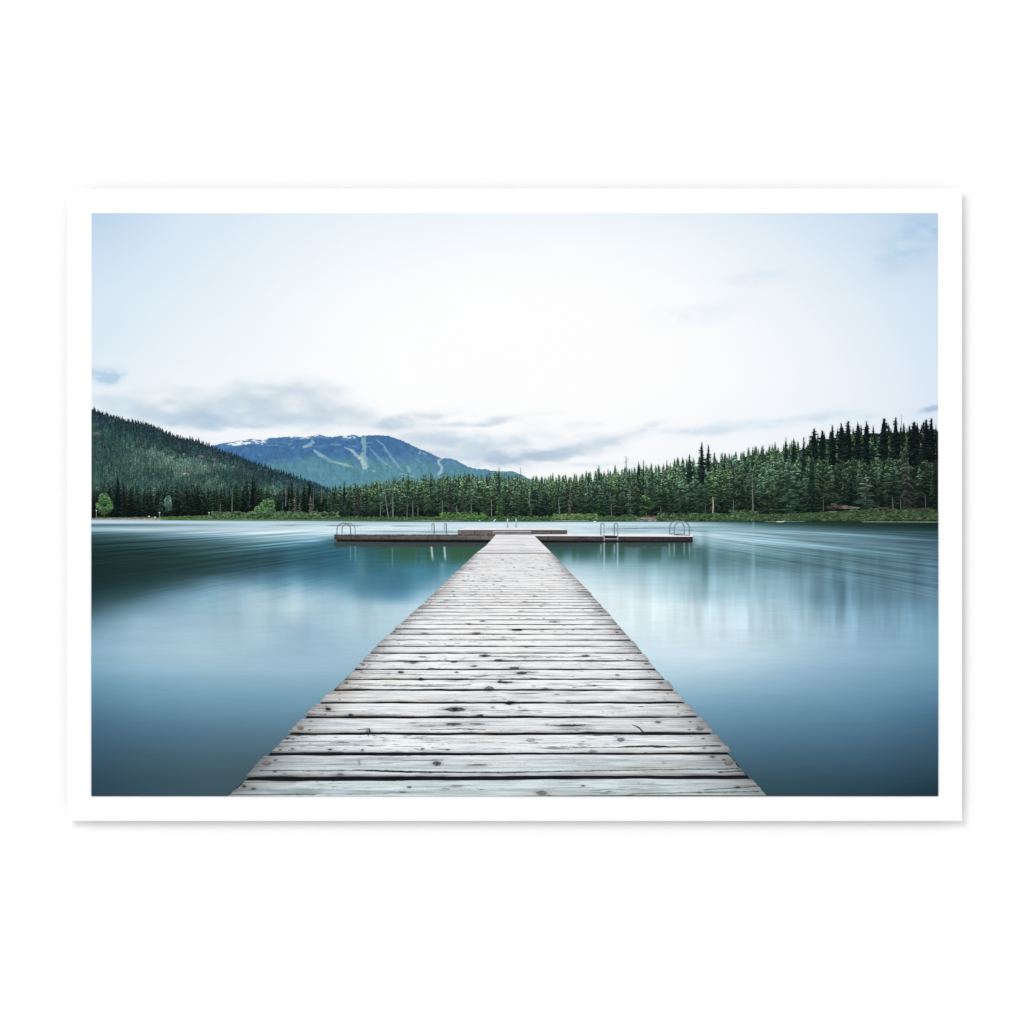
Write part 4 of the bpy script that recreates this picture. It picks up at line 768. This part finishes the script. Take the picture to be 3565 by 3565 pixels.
    for pts_, ws, st in cracks:
        if pts_[0][1] > yt - 30 and pts_[0][1] < yb + 30:
            q = dist_poly(X + 6 * (g1), Y + wob * .8, [(a[0], a[1], w_ * .6) for a, w_ in zip(pts_, ws)])
            RGB = mixc(RGB, np.array((34, 30, 32.)), (1 - sst(-.4, 1.7, q)) * st)
    # nails near both ends
    for side in (0, 1):
        for f in (.24, .80):
            uu = (.030 + .012 * rr.random()) if side == 0 else 1 - (.030 + .012 * rr.random())
            nx = xl.mean() + (xr_.mean() - xl.mean()) * uu; ny = yt + (yb - yt) * (f + .08 * (rr.random() - .5))
            rx = max(1.6, (yb - yt) * .085); d = ((X - nx) / rx) ** 2 + ((Y - ny) / (rx * .45)) ** 2
            RGB = mixc(RGB, np.array((40, 36, 38.)), np.exp(-d) * .8 * np.clip(hgt / 14, 0, 1))
    for bx, by, rx, ry in bolts:
        if yt < by < yb:
            d = ((X - bx) / rx) ** 2 + ((Y - by) / ry) ** 2
            RGB = mixc(RGB, np.array((60, 54, 54.)), np.exp(-(((X - bx) / (rx * 1.25)) ** 2 + ((Y - by - 1) / (ry * 1.3)) ** 2) ** 2) * .75)
            sh = 1.12 - .25 * (Y - by) / ry
            RGB = mixc(RGB, np.array((124, 116, 112.)) , (1 - sst(.75, 1.0, d)))
            RGB *= (1 + (1 - sst(.6, 1.0, d)) * (-.14 * (Y - by) / ry))[..., None]
    return np.clip(RGB, 14, 250)
NPL = 57
# dark slot under the planks
X, Y = np.meshgrid(np.linspace(0, 1, 160), np.concatenate([np.linspace(1926, 2300, 200), np.linspace(2302, PY1, 120)]))
xl = eL(Y); xr_ = eR(Y); Xg = xl + 3 + (xr_ - xl - 6) * X
dk = np.array((26, 26, 29.)) * (0.7 + .7 * fbm(Xg / 40, Y / 6, 290, 3))[..., None]
dk = mixc(dk, np.array((120, 121, 127.)), 1 - sst(1950, 2150, Y))
grid('dark_gaps', Xg, Y, 126, dk, M_WOOD, pier)
for n in range(-1, NPL):
    yb = gap_y(n) if n >= 0 else PY1 + 60
    yt_ = gap_y(n + 1); hgt = yb - yt_
    gw = max(.5, 0.125 * hgt * random.uniform(.78, 1.3)) if hgt > 7 else hgt * random.uniform(.05, .12)
    y0 = yt_ + gw * .45; y1 = yb - gw * .55
    nx_ = max(20, int((eR(yb) - eL(yb)) / (2.1 if hgt > 8 else 3.0))); ny_ = max(4, int((min(y1, PY1) - y0) / 1.55))
    u = np.linspace(0, 1, nx_)[None]; v = np.linspace(0, 1, ny_)[:, None]
    if n == -1: v = v * (PY1 - y0) / (y1 - y0)
    r = np.random.default_rng(900 + n); jl = r.uniform(-15, 7) * min(1, hgt / 55); jr = r.uniform(-8, 15) * min(1, hgt / 55)
    bow = 0.06 * hgt * (r.random() - .5)
    Yc = y0 + (y1 - y0) * v + 0 * u
    xx = eL(np.clip(Yc, 0, PY1 + 60)); xe = eR(Yc)
    if n == -1:
        ex = np.clip(Yc - 2772, 0, None); xx = xx - 1.17 * ex; xe = xe + .85 * ex
    rag = (vn(v * 9, 0 * v, 910 + n) - .5) * min(5, hgt * .07)
    Xc = xx + jl + rag + (xe + jr - xx - jl - rag + (vn(v * 11, 0 * v, 950 + n) - .5) * min(7, hgt * .09)) * u
    sag = bow * np.sin(u * math.pi * r.uniform(.8, 2.2) + r.random() * 2)
    wv = (fbm(u * 14, 0 * u, 970 + n, 4) - .5) * min(4, hgt * .09)
    wv2 = (fbm(u * 14 + 40, 0 * u, 980 + n, 4) - .5) * min(5, hgt * .10)
    Yd = Yc + sag + wv * (1 - v / v.max()) + wv2 * (v / v.max() if n >= 0 else 0)
    Yd = np.minimum(Yd, PY1)
    RGB = plank_paint(Xc, Yc, np.broadcast_to(v, Xc.shape), n, hgt, y0, y1)
    grid('plank', Xc, Yd, 128, RGB, M_WOOD, pier)
# landing ramp between the seam and the platform
X, Y = np.meshgrid(np.linspace(0, 1, 120), np.linspace(1861, 1926.5, 60)); xl = eL(Y); xr_ = eR(Y); Xg = xl + (xr_ - xl) * X
g = .975 + .07 * (fbm(Xg / 60, Y / 1.6, 295, 3) - .5) * 2
lines = sst(.62, .8, vn(Y / 2.1, Xg * 0, 296)) * sst(.35, .6, fbm(Xg / 40, Y / 3, 297, 2)); g = g - .12 * lines
g -= .5 * np.exp(-((Y - 1925.6) / 1.2) ** 2) + .22 * np.exp(-((Y - 1895) / .8) ** 2) * (X < .7) + .12 * np.exp(-((Y - 1874) / .7) ** 2)
RGB = np.clip((np.zeros(Xg.shape + (3,)) + (238, 238, 242)) * g[..., None], 20, 250)
grid('landing', Xg, Y, 127, RGB, M_WOOD, pier)

# ------------------------------------------------------------------ light: soft studio light
world = bpy.data.worlds.new('World'); scene.world = world; world.use_nodes = True
FK = 0.26
world.node_tree.nodes['Background'].inputs['Color'].default_value = (1, 1, 1, 1)
world.node_tree.nodes['Background'].inputs['Strength'].default_value = GAIN * (1 - FK)
d = np.array((-0.56, -1.0, 0.60)); d /= np.linalg.norm(d); DIST = 24.0
ld = bpy.data.lights.new('studio_softbox', 'AREA'); ld.shape = 'DISK'; ld.size = 12.0
ld.energy = FK * GAIN * math.pi ** 2 * DIST ** 2 / (-d[1])
lo = bpy.data.objects.new('studio_softbox', ld); C.objects.link(lo); lo.location = tuple(d * DIST)
from mathutils import Vector
lo.rotation_euler = Vector(tuple(-d)).to_track_quat('-Z', 'Y').to_euler()

# ------------------------------------------------------------------ camera
cd = bpy.data.cameras.new('Camera'); cam = bpy.data.objects.new('Camera', cd); C.objects.link(cam)
cd.sensor_width = 36; cd.lens = 100; fr_ = 3565 * S
cam.location = (0, -fr_ * 100 / 36, 0); cam.rotation_euler = (math.radians(90), 0, 0); cd.clip_start = 0.05; cd.clip_end = 100
scene.camera = cam
vs_ = scene.view_settings; vs_.view_transform = 'Standard'; vs_.look = 'None'; vs_.exposure = 0; vs_.gamma = 1; vs_.use_curve_mapping = False
scene.cycles.max_bounces = 4
